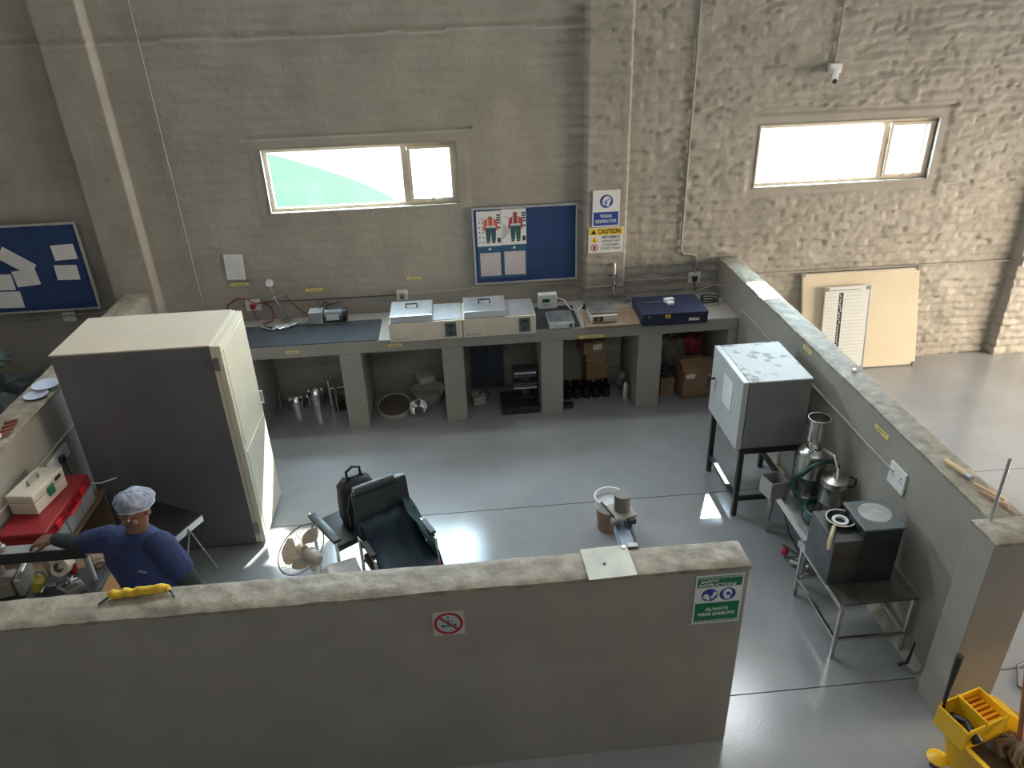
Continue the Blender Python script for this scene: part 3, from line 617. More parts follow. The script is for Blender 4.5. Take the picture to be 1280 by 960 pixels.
for i, (x, y, a) in enumerate(((1.55, -.08, 4), (1.72, -.1, -3))):
    MB().rbox((x, y, .3), (.16, .02, .58), (5, 0, a)).build('dark_panel', mat('blue_grey_sheet', (.045, .055, .07), .5), thing=(('left' if i == 0 else 'right')+' dark sheet panel leaning at back of the third bench bay', 'panel'))
t = thing('sandwich_mould', (1.52, -.4, 0), 'small cream and black appliance at left of the third bench bay', 'appliance')
MB().rbox((1.52, -.38, .055), (.13, .15, .09), (0, 0, 12)).build('body', mat('worn_cream', (.35, .33, .28), .5), t, bev=.012); MB().tube([(1.58, -.44, .05), (1.63, -.44, .12), (1.6, -.36, .15), (1.53, -.36, .1)], .008, 7).build('wire_handle', black, t, smooth=True)
MB().box(1.74, 2.1, -.66, -.3, 0, .07).build('black_tray', black, bev=.01, thing=('flat black box on the floor of the third bench bay', 'box'))
t = thing('paper_punch', (1.98, -.42, .07), 'black steel press with two chrome bars standing on the flat black box', 'press')
MB().box(1.9, 2.08, -.48, -.34, .07, .1).build('base', black, t); MB().box(1.95, 2.03, -.45, -.37, .1, .34).build('column', mat('dark_grey_enamel', (.06, .065, .07), .4), t, bev=.005)
MB().box(1.87, 2.1, -.5, -.34, .2, .26).build('lower_jaw', MATS['dark_grey_enamel'], t, bev=.006); MB().box(1.87, 2.1, -.5, -.34, .31, .39).build('upper_jaw', MATS['dark_grey_enamel'], t, bev=.012)
MB().box(1.87, 2.1, -.512, -.5, .2, .215).build('chrome_bar', chrome, t); MB().box(1.88, 2.09, -.512, -.5, .365, .38).build('chrome_bar', chrome, t)
# black moulds
for r_ in range(2):
    for i in range(5):
        x = 2.42+.098*i; y = -.4+.11*r_; c = (x, y, 0)
        MB().lathe([(0, 0), (.043, 0), (.045, .01), (.043, .02), (.043, .10), (.046, .105), (.046, .12), (.036, .12), (.036, .03), (0, .03)], c, 18).build('steel_mould', mat('oily_black_steel', (.03, .032, .035), .35, .6), smooth=True,
            thing=('black cylindrical steel mould, %s in the %s row of the fourth bench bay' % (ORD[i], 'front' if r_ == 0 else 'back'), 'mould', 'black moulds in the %s row' % ('front' if r_ == 0 else 'back')))
MB().box(2.36, 2.45, -.62, -.54, 0, .04).build('black_block', black, bev=.005, thing=('small black block on the floor before the steel moulds', 'block'))
for (c, s, rz, l, m) in (((2.74, -.16, .15), (.22, .2, .3), 4, 'lower tall cardboard box stacked behind the steel moulds', card), ((2.74, -.16, .36), (.2, .18, .12), -6, 'brown cardboard box in the middle of the stack in fourth bay', card), ((2.7, -.18, .49), (.26, .2, .13), 14, 'crumpled top cardboard box with white label in fourth bay', card)):
    mb = MB().rbox(c, s, (0, 0, rz)); o = mb.build('cardboard_box', m, bev=.006, thing=(l, 'box', 'cardboard boxes in the fourth bay'))
    T = Matrix.Translation(c) @ Matrix.Rotation(R(rz), 4, 'Z'); MB(T).box(-.03, .03, -s[1]/2, s[1]/2, s[2]/2-.0005, s[2]/2+.001).build('packing_tape', mat('tape', (.45, .36, .24), .3), o)
    if 'label' in l: MB(T).box(-.03, .07, -s[1]/2-.002, -s[1]/2, -.03, .03).build('white_label', signw, o)
def lump(name, c, s, m, label, cat, seed, sub=4, rough=.42, kind=None):
    bm = bmesh.new(); bmesh.ops.create_icosphere(bm, subdivisions=sub, radius=1); rs = np.random.RandomState(seed); k = rs.rand(6, 3)*6-3; ph = rs.rand(6)*6
    vs = []
    for v in bm.verts:
        p = v.co.copy(); n = sum(math.sin(k[i][0]*p.x+k[i][1]*p.y+k[i][2]*p.z+ph[i]) for i in range(6))/6
        n += .35*math.sin(9*p.x+k[0][0]*p.y*3)*math.sin(8*p.y+4*p.z)
        p *= 1+rough*n; vs.append((c[0]+p.x*s[0], c[1]+p.y*s[1], c[2]+max(p.z, -.75)*s[2]))
    fs = [tuple(v.index for v in f.verts) for f in bm.faces]; bm.free()
    return MB().add(vs, fs).build(name, m, smooth=True, thing=(label, cat))
lump('steel_flask', (2.98, -.36, .16), (.06, .05, .09), dsteel, 'shiny crumpled metal piece beside the moulds in the fourth bay', 'scrap', 4)
MB().lathe([(0, 0), (.035, 0), (.035, .14), (.02, .16), (.02, .18), (0, .18)], (3.0, -.47, 0), 18).build('steel_bottle', alum, smooth=True, thing=('small upright grey metal bottle at right of the fourth bench bay', 'bottle'))
T = Matrix.Translation((3.70, -.40, 0)) @ Matrix.Rotation(R(6), 4, 'Z')
t = thing('cardboard_carton', (3.71, -.38, 0), 'large open brown cardboard carton in the rightmost bench bay', 'box')
mb = MB(T); mb.box(-.17, .17, -.17, -.16, 0, .3).box(-.17, .17, .16, .17, 0, .3).box(-.17, -.16, -.17, .17, 0, .3).box(.16, .17, -.17, .17, 0, .3).box(-.17, .17, -.17, .17, 0, .01); mb.build('carton_body', card, t)
MB(T @ Matrix.Translation((0, -.17, .3)) @ Matrix.Rotation(R(25), 4, 'X')).box(-.17, .17, -.0, .16, 0, .005).build('flap', card, t)
MB(T @ Matrix.Translation((-.05, -.172, .22))).box(-.09, 0, -.003, 0, 0, .05).build('torn_label', signw, t)
lump('plastic_bag', (3.73, -.14, .38), (.12, .09, .11), mat('red_bag', (.30, .03, .04), .5), 'crumpled red plastic bag on the carton in the rightmost bay', 'bag', 11)
lump('plastic_sack', (3.50, -.16, .28), (.15, .12, .24), mat('grey_sack', (.16, .15, .14), .6), 'grey folded plastic sack at back of the rightmost bay', 'bag', 12)
MB().box(3.35, 3.49, -.5, -.38, 0, .2).build('wooden_block', wood, bev=.004, thing=('upright wooden block at the left of the rightmost bay', 'block'))
lump('black_bag', (3.42, -.42, .25), (.08, .07, .05), black, 'small black bag on top of the wooden block', 'bag', 15)

# ------------------------------------------------------------ tall cabinet
t = thing('drying_cabinet', (-.76, -2.03, 0), 'tall cream-topped drying cabinet with dark grey side at left', 'cabinet')
dk = mat('charcoal_enamel', (.13, .132, .138), .34, var=.1, vs=2)
MB().box(-1.288, -.27, -2.345, -1.72, .02, 1.675).build('carcass', dk, t, bev=.004)
MB().box(-1.292, -.268, -2.349, -1.716, 1.675, 1.687).build('top_panel', mat('cream_top', (.52, .45, .345), .55, var=.04, vs=4, spec=.3), t, bev=.003)  # top-only cream, colour darkened and warmed to offset the bluish light there
MB().box(-1.26, -.29, -2.32, -1.75, 0, .02).build('plinth', black, t)
ivory = mat('ivory_enamel', (.66, .63, .5), .3, var=.06, vs=3)
MB().box(-.27, -.245, -2.347, -1.72, .03, 1.68).build('door_frame', cream, t, bev=.003)
d = MB().box(-.242, -.20, -2.345, -1.722, .03, 1.675).build('door', ivory, t, bev=.004)
MB().box(-.2, -.196, -2.30, -1.76, .1, .82).build('door_panel', ivory, d, bev=.002); MB().box(-.2, -.196, -2.30, -1.76, .88, 1.63).build('door_panel', ivory, d, bev=.002)
MB().tube([(-.2, -1.78, .93), (-.165, -1.78, .93), (-.165, -1.78, 1.03), (-.2, -1.78, 1.03)], .008, 8).build('door_handle', chrome, d, smooth=True)
for z in (.12, 1.5): MB().box(-.262, -.225, -2.362, -2.347, z, z+.09).build('hinge', dsteel, t)

# ------------------------------------------------------------ oven on stand
t = thing('oven', (3.64, -2.13, .6), 'white-topped grey laboratory oven with door and clipped sheet, standing on a black frame', 'oven')
gm = mat('grey_enamel', (.22, .22, .215), .4, var=.05); mot = mat('stained_white_enamel', (.25, .26, .25), .55, spec=.25, vs=11, col2=(.55, .565, .55), detail=7, thr=(.38, .46))
MB().box(3.415, 3.875, -2.445, -1.82, .615, 1.165).build('body', gm, t, bev=.004)
MB().box(3.412, 3.878, -2.448, -1.817, 1.165, 1.177).build('top_panel', mot, t, bev=.003)
d = MB().box(3.365, 3.408, -2.45, -1.815, .61, 1.177).build('door', mat('pale_grey_enamel', (.5, .51, .5), .35, var=.04), t, bev=.005)
MB().tube([(3.365, -1.9, .93), (3.325, -1.9, .93), (3.315, -1.88, .93)], .009, 8).build('door_handle', black, d); MB().tube([(3.315, -1.9, .96), (3.315, -1.88, .85)], .010, 8).build('door_handle', black, d)
f = Flat((3.3645, 0, 0), (0, -1, 0)); pp = f.rect(2.09, .84, 2.27, 1.07, 0, .003).build('clipped_sheet', paper, d); lines(f, 2.11, 2.25, .86, 1.03, 9, .0031, pp, faint)
t = thing('oven_stand', (3.64, -2.13, 0), 'black square-tube stand carrying the grey oven', 'stand')
for x, y in ((3.42, -2.44), (3.42, -1.83), (3.87, -2.44), (3.87, -1.83)): MB().rbox((x, y, .3), (.035, .035, .6)).build('leg', black, t)
MB().box(3.40, 3.89, -2.46, -2.42, .575, .615).build('top_rail', black, t); MB().box(3.40, 3.89, -1.85, -1.81, .575, .615).build('top_rail', black, t)
for x in (3.42, 3.87): MB().box(x-.0175, x+.0175, -2.42, -1.85, .58, .61).build('side_rail', black, t); MB().box(x-.0175, x+.0175, -2.42, -1.85, .14, .17).build('lower_rail', black, t)
MB().box(3.44, 3.85, -2.455, -2.425, .14, .17).build('lower_rail', black, t)

# ------------------------------------------------------------ distilling cans on stand
def shadeless(): pass
t = thing('steel_stand', (3.78, -2.92, 0), 'low stainless sheet-steel stand between the oven and the stove table', 'stand')
MB().box(3.60, 3.97, -3.26, -2.62, .385, .40).build('top_sheet', dsteel, t, bev=.002)
MB().box(3.585, 3.60, -3.26, -2.62, .36, .425).build('front_lip', steel, t)
for x, y in ((3.6, -3.24), (3.6, -2.66), (3.95, -3.24), (3.95, -2.66)): MB().add([(x-.01, y-.035, 0.385), (x+.01, y-.035, .385), (x+.01, y+.035, .385), (x-.01, y+.035, .385), (x-.01, y-.012, 0), (x+.01, y-.012, 0), (x+.01, y+.012, 0), (x-.01, y+.012, 0)], [(0, 1, 2, 3), (7, 6, 5, 4), (0, 4, 5, 1), (1, 5, 6, 2), (2, 6, 7, 3), (3, 7, 4, 0)]).build('leg', steel, t)
t = thing('distilling_vessel', (3.8, -2.78, .4), 'tall stainless vessel with open funnel top beside the oven', 'vessel')
cx, cy = 3.8, -2.76
SZ = Matrix.Translation((0, 0, .4)) @ Matrix.Diagonal((1, 1, 1.22, 1)) @ Matrix.Translation((0, 0, -.4)); _MB = MB; MB = lambda M=None: _MB(SZ)
MB().lathe([(0, 0), (.108, 0), (.112, .01), (.112, .03), (.106, .035), (.106, .15), (.109, .155), (.106, .16), (.106, .285), (.100, .305), (.07, .325), (.05, .33)], (cx, cy, .4), 30).build('body', steel, t, smooth=True)
MB().lathe([(.045, .33), (.045, .36), (.06, .375), (.062, .38)], (cx, cy, .4), 24).build('neck', chrome, t, smooth=True)
MB().lathe([(.062, .378), (.070, .39), (.072, .52), (.075, .525), (.070, .525), (.066, .40), (0, .395)], (cx, cy, .4), 26).build('funnel', steel, t, smooth=True)
MB().tube([(cx-.05, cy-.04, .70), (cx-.06, cy-.07, .74), (cx-.03, cy-.08, .78)], .014, 8).build('spout', chrome, t, smooth=True)
MB().tube([(cx+.04, cy-.05, .74), (cx+.07, cy-.15, .74), (cx+.06, cy-.24, .70), (cx+.05, cy-.27, .64)], .009, 8).build('outlet_tube', alum, t, smooth=True)
MB = _MB
t = thing('distilling_can', (3.85, -2.99, .4), 'smaller lidded stainless can with wire handle beside the tall vessel', 'can')
cx, cy = 3.86, -2.99
_MB = MB; MB = lambda M=None: _MB(SZ)
MB().lathe([(0, 0), (.088, 0), (.088, .09), (.091, .095), (.088, .10), (.088, .2), (.091, .205), (.088, .21), (.088, .225), (0, .225)], (cx, cy, .4), 28).build('body', steel, t, smooth=True)
MB().lathe([(.091, .222), (.091, .238), (.02, .25), (.02, .27), (0, .27)], (cx, cy, .4), 28).build('lid', steel, t, smooth=True)
MB().tube([(cx+.09, cy-.02, .58), (cx+.125, cy-.04, .6), (cx+.12, cy-.05, .65), (cx+.085, cy-.03, .66)], .007, 8).build('side_handle', black, t, smooth=True)
MB = _MB
t = thing('steel_box', (3.56, -2.76, .4), 'small open grey steel box hung on the stand corner beside the oven legs', 'box')
T = rotz((3.54, -2.77, 0), 12); mb = MB(T)
mb.box(3.48, 3.61, -2.84, -2.70, .43, .436).box(3.48, 3.486, -2.84, -2.70, .43, .57).box(3.604, 3.61, -2.84, -2.70, .43, .57).box(3.48, 3.61, -2.84, -2.834, .43, .57).box(3.48, 3.61, -2.706, -2.70, .43, .57); mb.build('shell', mat('worn_grey_steel', (.33, .32, .3), .4, .5), t)
MB(T).box(3.49, 3.60, -2.83, -2.71, .437, .5).build('contents', mat('brown_residue', (.09, .075, .06), .8), t); MB(T).box(3.59, 3.62, -2.72, -2.69, .40, .43).build('hook', dsteel, t)
gh = mat('green_hose', (.008, .06, .045), .35)
MB().tube([(3.66, -2.82, .60), (3.68, -2.88, .66), (3.72, -2.9, .73), (3.80, -2.89, .76), (3.9, -2.86, .74), (3.95, -2.85, .68)], .016, 10).build('rubber_hose', gh, smooth=True, thing=('dark green hose arching in front of the tall vessel', 'hose'))
pts = [(3.80+.135*math.cos(a*.42+2.2), -3.05+.14*math.sin(a*.42+2.2), .42+.0018*a) for a in range(44)]
MB().tube([(3.67, -2.8, .60), (3.65, -2.84, .52)]+pts, .015, 10).build('rubber_hose', gh, smooth=True, thing=('dark green hose coiled round the foot of the small can', 'hose'))
MB().tube([(3.64, -2.78, .30), (3.62, -2.95, .22), (3.66, -3.1, .12), (3.6, -3.0, .03), (3.65, -2.85, .02), (3.75, -3.05, .02)], .006, 7).build('loose_cable', black, smooth=True, thing=('black cable hanging under the steel stand', 'cable'))
t = thing('gas_regulator', (3.64, -3.02, 0), 'small chrome regulator with red knob on the floor under the steel stand', 'regulator')
MB().tube([(3.62, -3.04, .03), (3.72, -3.12, .04)], .022, 12).build('body', chrome, t, smooth=True); MB().sph((3.6, -2.98, .07), .028).build('knob', redp, t, smooth=True); MB().tube([(3.63, -3.03, .03), (3.6, -2.98, .06)], .008, 6).build('spindle', dsteel, t)

# ------------------------------------------------------------ stove table
t = thing('angle_iron_table', (3.74, -3.6, 0), 'low angle-iron table with dark steel top beside the right partition', 'table')
MB().box(3.52, 3.985, -3.885, -3.31, .435, .45).build('table_top', mat('grimy_steel', (.13, .115, .1), .45, .5, vs=7, var=.3), t)
MB().box(3.50, 3.52, -3.89, -3.31, .42, .455).build('edge_angle', steel, t)
for x, y in ((3.53, -3.87), (3.97, -3.87), (3.53, -3.33), (3.97, -3.33)): MB().rbox((x, y, .217), (.022, .022, .434)).build('leg', steel, t)
for x in (3.53, 3.97): MB().box(x-.008, x+.008, -3.86, -3.34, .14, .16).build('lower_rail', steel, t)
for y in (-3.87, -3.33): MB().box(3.54, 3.96, y-.008, y+.008, .14, .16).build('lower_rail', steel, t)
t = thing('steel_stove', (3.69, -3.56, .45), 'dark steel stove block with square hotplate on the low table', 'stove')
MB().box(3.49, 3.70, -3.72, -3.42, .452, .78).build('burner_box', mat('dark_grey_sheet', (.10, .10, .10), .4, .6, vs=6, var=.25), t, bev=.004)
hb = MB().box(3.66, 3.895, -3.725, -3.47, .452, .85).build('hotplate_box', mat('blue_black_steel', (.035, .045, .05), .4, .4, var=.25), t, bev=.004)
MB().box(3.65, 3.905, -3.735, -3.46, .85, .865).build('hotplate_top', mat('grey_plate', (.15, .165, .17), .4, .4), t, bev=.004)
MB().lathe([(0, .0), (.095, 0), (.09, .004), (0, .005)], (3.79, -3.585, .8655), 26).build('burner_plate', mat('worn_pale_disc', (.36, .37, .34), .6, var=.2, vs=12), t)
t = thing('frying_pan', (3.61, -3.52, .78), 'round black pan with white inner ring and curved cream handle on the stove', 'pan')
c = (3.605, -3.545, .782)
MB().lathe([(0, 0), (.06, 0), (.08, .03), (.084, .03), (.064, -.001), (0, -.001)], c, 26).build('pan_body', black, t, smooth=True); MB().lathe([(.079, .030), (.087, .030), (.087, .034), (.079, .034), (.079, .03)], c, 26).build('rim', cream, t)
MB().lathe([(.032, .004), (.032, .02), (.048, .02), (.048, .004)], c, 24).build('white_ring', signw, t)
MB().tube([(3.54, -3.6, .80), (3.5, -3.66, .80), (3.47, -3.70, .78), (3.455, -3.73, .74)], [.012, .013, .014, .011], 8).build('handle', mat('cream_handle', (.5, .42, .25), .4), t, smooth=True)

# ------------------------------------------------------------ bracket on the front wall, bucket
t = thing('wall_bracket', (2.1, -4.2, HP), 'steel plate and arm bracket holding a grey cylinder at the front wall top', 'bracket')
pl = mat('dusty_steel_plate', (.38, .38, .33), .45, .3, vs=6, var=.15)
MB(rotz((2.02, -4.27, 0), 2)).box(1.905, 2.135, -4.385, -4.17, HP+.008, HP+.014).build('wall_plate', pl, t); MB().cyl((2.0, -4.29, HP+.014), .008, .004, 10).build('screw', black, t); MB().cyl((2.115, -4.185, HP+.014), .009, .006, 10).build('screw', chrome, t)
MB().box(2.13, 2.20, -4.168, -3.90, 1.195, 1.215).box(2.13, 2.137, -4.168, -3.90, 1.15, 1.195).build('arm', mat('blue_grey_steel', (.16, .20, .25), .4, .4), t, bev=.002)
MB().box(2.201, 2.212, -4.168, -3.90, 1.12, 1.225).build('arm_flange', black, t)
MB(rotz((2.175, -3.86, 0), 12)).box(2.115, 2.235, -3.93, -3.80, 1.25, 1.26).build('swivel_plate', mat('khaki_plate', (.34, .34, .29), .5), t)
MB().rbox((2.135, -3.925, 1.235), (.05, .04, .03), (0, 0, 10)).build('clamp_block', dsteel, t, bev=.004); MB().rbox((2.215, -3.92, 1.235), (.04, .05, .03), (0, 0, 10)).build('clamp_block', black, t, bev=.004)
MB().tube([(2.165, -3.93, 1.21), (2.165, -3.93, 1.25)], .016, 10).build('pivot_bolt', chrome, t); MB().tube([(2.08, -3.80, 1.27), (2.12, -3.93, 1.27)], .006, 6).build('lever', black, t)
MB().rbox((2.165, -4.16, 1.24), (.05, .03, .07)).build('bridge_piece', dsteel, t)
MB().cyl((2.18, -3.855, 1.26), .043, .095, 22).build('cylinder_head', mat('grey_cap_plastic', (.17, .165, .155), .5), t, smooth=True)
t = thing('plastic_bucket', (2.43, -2.46, 0), 'white and brown plastic bucket on the floor behind the wall bracket', 'bucket')
MB().lathe([(0, .0), (.092, 0), (.105, .19)], (2.43, -2.46, 0), 26).build('lower_shell', mat('brown_stain', (.26, .15, .09), .5, var=.2), t, smooth=True)
MB().lathe([(.105, .19), (.114, .27), (.121, .275), (.121, .29), (.110, .29), (.104, .20), (0, .198)], (2.43, -2.46, 0), 26).build('rim', signw, t, smooth=True)
MB().lathe([(0, .205), (.105, .205), (.106, .235), (0, .24)], (2.43, -2.46, 0), 24).build('powder_fill', mat('white_powder', (.6, .6, .62), .9, bump=.3), t)
t = thing('cleaning_sponge', (-.17, -4.22, HP), 'long yellow rag roll lying on top of the front wall near the person', 'rag')
nn = 16; pts = [(-.305+.27*i/(nn-1), -4.235+.02*i/(nn-1)+.004*math.sin(i*2), HP+.026+.004*math.sin(i*1.7)) for i in range(nn)]
MB().tube(pts, [.014]+[.021+.002*math.sin(i*2.3) for i in range(nn-2)]+[.014], 10).build('rag_roll', mat('yellow_cloth', (.72, .45, .03), .7, var=.25, vs=30, bump=.5), t, smooth=True)
MB().tube([(-.34, -4.27, HP+.008), (-.31, -4.24, HP+.014), (-.29, -4.235, HP+.02)], .006, 6).build('tie_end', rubber, t); MB().tube([(-.045, -4.22, HP+.02), (-.02, -4.235, HP+.014), (-.005, -4.26, HP+.008)], .006, 6).build('tie_end', rubber, t)

# ------------------------------------------------------------ loose things on partition tops
t = thing('paint_roller_handle', (4.065, -3.8, HP), 'pale wooden handle with metal ferrule lying on the right partition top', 'handle')
MB().tube([(4.045, -3.70, HP+.025), (4.075, -3.84, HP+.025)], [.014, .015], 10).build('grip', palewood, t, smooth=True); MB().tube([(4.075, -3.84, HP+.025), (4.082, -3.88, HP+.025)], .017, 10).build('ferrule', dsteel, t, smooth=True)
MB().tube([(4.07, -3.92, HP+.02), (4.14, -4.07, HP+.02)], .009, 8).build('wooden_stick', palewood, smooth=True, thing=('thin pale wooden stick lying near the end of the right partition', 'stick'))
MB().tube([(4.06, -3.99, HP+.02), (4.12, -4.13, HP+.02)], .012, 8).build('wooden_stick', mat('pinkish_wood', (.42, .26, .17), .6), smooth=True, thing=('thicker reddish stick beside the thin pale one on the partition', 'stick'))
MB().tube([(3.985, -4.19, HP+.0), (3.99, -4.18, HP+.36)], .009, 10).build('steel_rod', alum, smooth=True, thing=('upright thin grey rod standing on the partition end post', 'rod'))
MB().rbox((4.1, -2.55, HP+.012), (.03, .02, .012), (0, 0, 30)).build('paper_scrap', signw, thing=('tiny white scrap on top of the right partition', 'scrap'))
for i, (x, y, r, l) in enumerate(((-1.61, -2.10, .075, 'smaller paper plate on the left partition top, nearer the camera'), (-1.60, -1.96, .09, 'larger paper plate on the left partition top, farther from the camera'))):
    MB().lathe([(0, .003), (r*.7, .003), (r, .014), (r+.004, .014), (r*.72, 0), (0, 0)], (x, y, HP+.006+i*.01), 28).build('paper_plate', mat('pale_blue_paper', (.52, .57, .68), .6, var=.03), smooth=True, thing=(l, 'plate'))
for i in range(4):
    MB().rbox((-1.60+.012*i, -2.47-.055*i, HP+.016), (.08, .022, .018), (0, 0, 25+8*i)).build('copper_offcut', mat('copper_brown', (.25, .085, .05), .5, .3), bev=.004, thing=('copper coloured offcut, %s in the little row on the left partition top' % ('farthest from camera', 'second farthest', 'second nearest', 'nearest to camera')[i], 'offcut', 'copper offcuts on the left partition'))
t = thing('framed_tray', (-1.64, -2.72, HP), 'white-rimmed dark tray lying on the left partition top at frame edge', 'tray')
MB().rbox((-1.65, -2.72, HP+.014), (.15, .15, .012), (0, 0, 5)).build('tray_base', mat('dark_brown', (.05, .035, .03), .5), t)
for a, b, s in ((0, .075, (.16, .014, .02)), (0, -.075, (.16, .014, .02)), (.075, 0, (.014, .16, .02)), (-.075, 0, (.014, .16, .02))): MB().rbox((-1.65+a, -2.72+b, HP+.02), s, (0, 0, 0)).build('tray_rim', signw, t)

# ------------------------------------------------------------ mop bucket
OB = Vector((3.90, -4.68, 0)); T = Matrix.Translation(OB) @ Matrix.Rotation(R(-75), 4, 'Z')   # local x: away from the post, local y: to the right
t = thing('mop_bucket', (3.9, -4.68, 0), 'yellow wheeled mop bucket with wringer at the bottom right corner', 'bucket')
def loft(sec, cap0=True):
    vs = []; n = len(sec[0])
    for s_ in sec: vs += s_
    fs = [(i*n+k, i*n+(k+1) % n, (i+1)*n+(k+1) % n, (i+1)*n+k) for i in range(len(sec)-1) for k in range(n)]
    if cap0: fs.append(tuple(range(n-1, -1, -1)))
    return vs, fs
def rrect(hx, hy, z, r=.05, cx=0, cy=0):
    p = []
    for sx, sy, a0 in ((1, 1, 0), (-1, 1, 90), (-1, -1, 180), (1, -1, 270)):
        for k in range(4): a = R(a0+30*k); p.append((cx+sx*(hx-r)+r*math.cos(a), cy+sy*(hy-r)+r*math.sin(a), z))
    return p
q_ = dict(cx=.07, cy=-.01)
v_, f_ = loft([rrect(.15, .13, .08, **q_), rrect(.19, .17, .30, **q_), rrect(.215, .195, .33, **q_), rrect(.22, .20, .36, **q_), rrect(.195, .175, .36, **q_), rrect(.14, .12, .10, **q_)])
f_.append(tuple(range(5*16, 6*16))); MB(T).add(v_, f_).build('tub', yellow, t, smooth=True)
MB(T).box(-.07, .21, -.13, .11, .25, .255).build('mop_water', mat('dirty_water', (.12, .09, .06), .1), t)
mb = MB(T)                                                       # wringer: open box, arm cell at left and slatted press at right
mb.box(-.135, .045, -.215, -.205, .33, .46).box(-.135, .045, .04, .05, .33, .48).box(-.135, -.125, -.205, .04, .33, .48).box(.035, .045, -.205, .04, .33, .47).box(-.135, .045, -.105, -.095, .36, .49)
w = mb.build('wringer', yellow, t, bev=.004)
MB(T).box(-.125, .035, -.095, .04, .385, .392).build('press_plate', mat('orange_plastic', (.85, .36, .01), .4), w)
for i in range(6): MB(T).box(-.119+.0262*i, -.106+.0262*i, -.092, .037, .392, .44).build('press_slat', MATS['orange_plastic'], w, bev=.002)
MB(T).tube([(-.09, -.16, .40), (-.02, -.15, .44), (.07, -.17, .41)], [.026, .014, .026], 10).build('press_arm', black, w, smooth=True)
MB(T).tube([(-.125, -.19, .36), (-.13, -.19, .55), (-.13, -.19, .70), (-.13, -.19, .80)], [.010, .010, .016, .018], 10).build('lever_handle', black, t, smooth=True)
for x, y in ((-.09, -.15), (.22, -.15), (-.09, .13), (.22, .13)):
    MB(T).lathe([(0, .06), (.045, .06), (.055, .08), (.03, .10), (0, .10)], (x, y, 0), 12).build('castor_boss', yellow, t, smooth=True)
    MB(T @ Matrix.Translation((x, y, .032)) @ Matrix.Rotation(R(90), 4, 'Y')).lathe([(.032, -.012), (.032, .012)], n=14, cap=True).build('castor_wheel', black, t, smooth=True)
MB(T).tube([(-.12, .19, .35), (.0, .23, .33), (.15, .24, .33), (.26, .19, .35)], .005, 6).build('bail_handle', dsteel, t, smooth=True)
t = thing('mop', (4.1, -4.6, .3), 'mop with reddish-brown stick standing in the yellow bucket', 'mop')
top = Vector((4.10, -4.385, 1.30)); bot = T @ Vector((.13, .05, .34))
MB().tube([bot, top], .0135, 10).build('mop_stick', mat('red_brown_wood', (.26, .12, .07), .5), t, smooth=True)
bm_ = MB(T)
for i in range(26):
    a = random.uniform(0, 6.28); r_ = random.uniform(.03, .11); bm_.tube([(.13, .05, .37), (.13+.5*r_*math.cos(a), .05+.4*r_*math.sin(a), .37), (.13+r_*math.cos(a), .05+.8*r_*math.sin(a), .33), (.13+.9*r_*math.cos(a+.4), .05+.7*r_*math.sin(a+.4), .28)], .012, 6)
bm_.build('mop_head', mat('grey_brown_cotton', (.22, .16, .11), .9, bump=.4), t, smooth=True)
MB().tube([(3.9, -3.98, .0+.012), (3.925, -4.01, .06), (3.955, -3.99, .2)], [.012, .01, .005], 8).build('hand_brush', black, smooth=True, thing=('small black brush leaning in the corner before the end post', 'brush'))
MB().tube([(4.9, -4.0, .006), (4.6, -4.06, .006), (4.5, -4.2, .006), (4.62, -4.4, .006), (4.8, -4.5, .006)], .006, 6).build('floor_cable', rubber, smooth=True, thing=('black cable lying on the floor behind the yellow bucket', 'cable'))

# ------------------------------------------------------------ fan
t = thing('pedestal_fan', (.36, -3.35, 0), 'cream pedestal fan with wire guard seen from behind in the sun patch', 'fan')
ax = Vector((-.72, .68, .03)).normalized(); hc = Vector((.33, -3.3, .705))
FM = ax.to_track_quat('Z', 'Y').to_matrix().to_4x4(); FM.translation = hc
fanm = mat('cream_fan_plastic', (.62, .48, .33), .4, var=.05)
for k in range(3):
    bl = MB(FM @ Matrix.Rotation(R(120*k+15), 4, 'Z')); vs = []; n1, n2 = 7, 7
    for i in range(n1):
        r_ = .03+.122*i/(n1-1)
        for j in range(n2):
            a = R(-48+96*j/(n2-1))*(.6+.4*math.sin(math.pi*(i+.5)/n1))+.25*i/(n1-1); rr = r_*(1-.10*abs(j/(n2-1)-.5)*2*(i/(n1-1)))
            vs.append((rr*math.cos(a), rr*math.sin(a), .018*(j/(n2-1)-.5)*2))
    m_ = len(vs); vs += [(x, y, z+.003) for x, y, z in vs]
    fs = [(i*n2+j, i*n2+j+1, (i+1)*n2+j+1, (i+1)*n2+j) for i in range(n1-1) for j in range(n2-1)]; fs += [tuple(m_+q for q in reversed(f)) for f in fs]
    bl.add(vs, fs).build('fan_blade', fanm, t, smooth=True)
MB(FM).lathe([(0, -.02), (.035, -.02), (.035, .02), (0, .03)], n=18).build('hub', fanm, t, smooth=True)
gm_ = MB(FM)
def ringpts(r, z, n=40): return [(r*math.cos(2*math.pi*k/n), r*math.sin(2*math.pi*k/n), z) for k in range(n+1)]
gd = mat('guard_wire', (.10, .10, .10), .4, .5); gw = mat('guard_wire_pale', (.4, .38, .34), .4, .5)
g = MB(FM).tube(ringpts(.170, 0), .0035, 6, cap=False).build('guard_rim', gd, t, smooth=True)
mb = MB(FM)
for k in range(36):
    a = 2*math.pi*k/36; c_, s_ = math.cos(a), math.sin(a)
    for sg_ in (-1, 1): mb.tube([(.168*c_, .168*s_, 0), (.12*c_, .12*s_, .045*sg_), (.04*c_, .04*s_, .06*sg_)], .0011, 4, cap=False)
mb.build('guard_wires', gw, t)
MB(FM).lathe([(0, -.055), (.04, -.055), (.05, -.075), (.048, -.14), (.03, -.165), (0, -.17)], n=22).build('motor_housing', mat('grey_cream', (.36, .33, .28), .4), t, smooth=True)
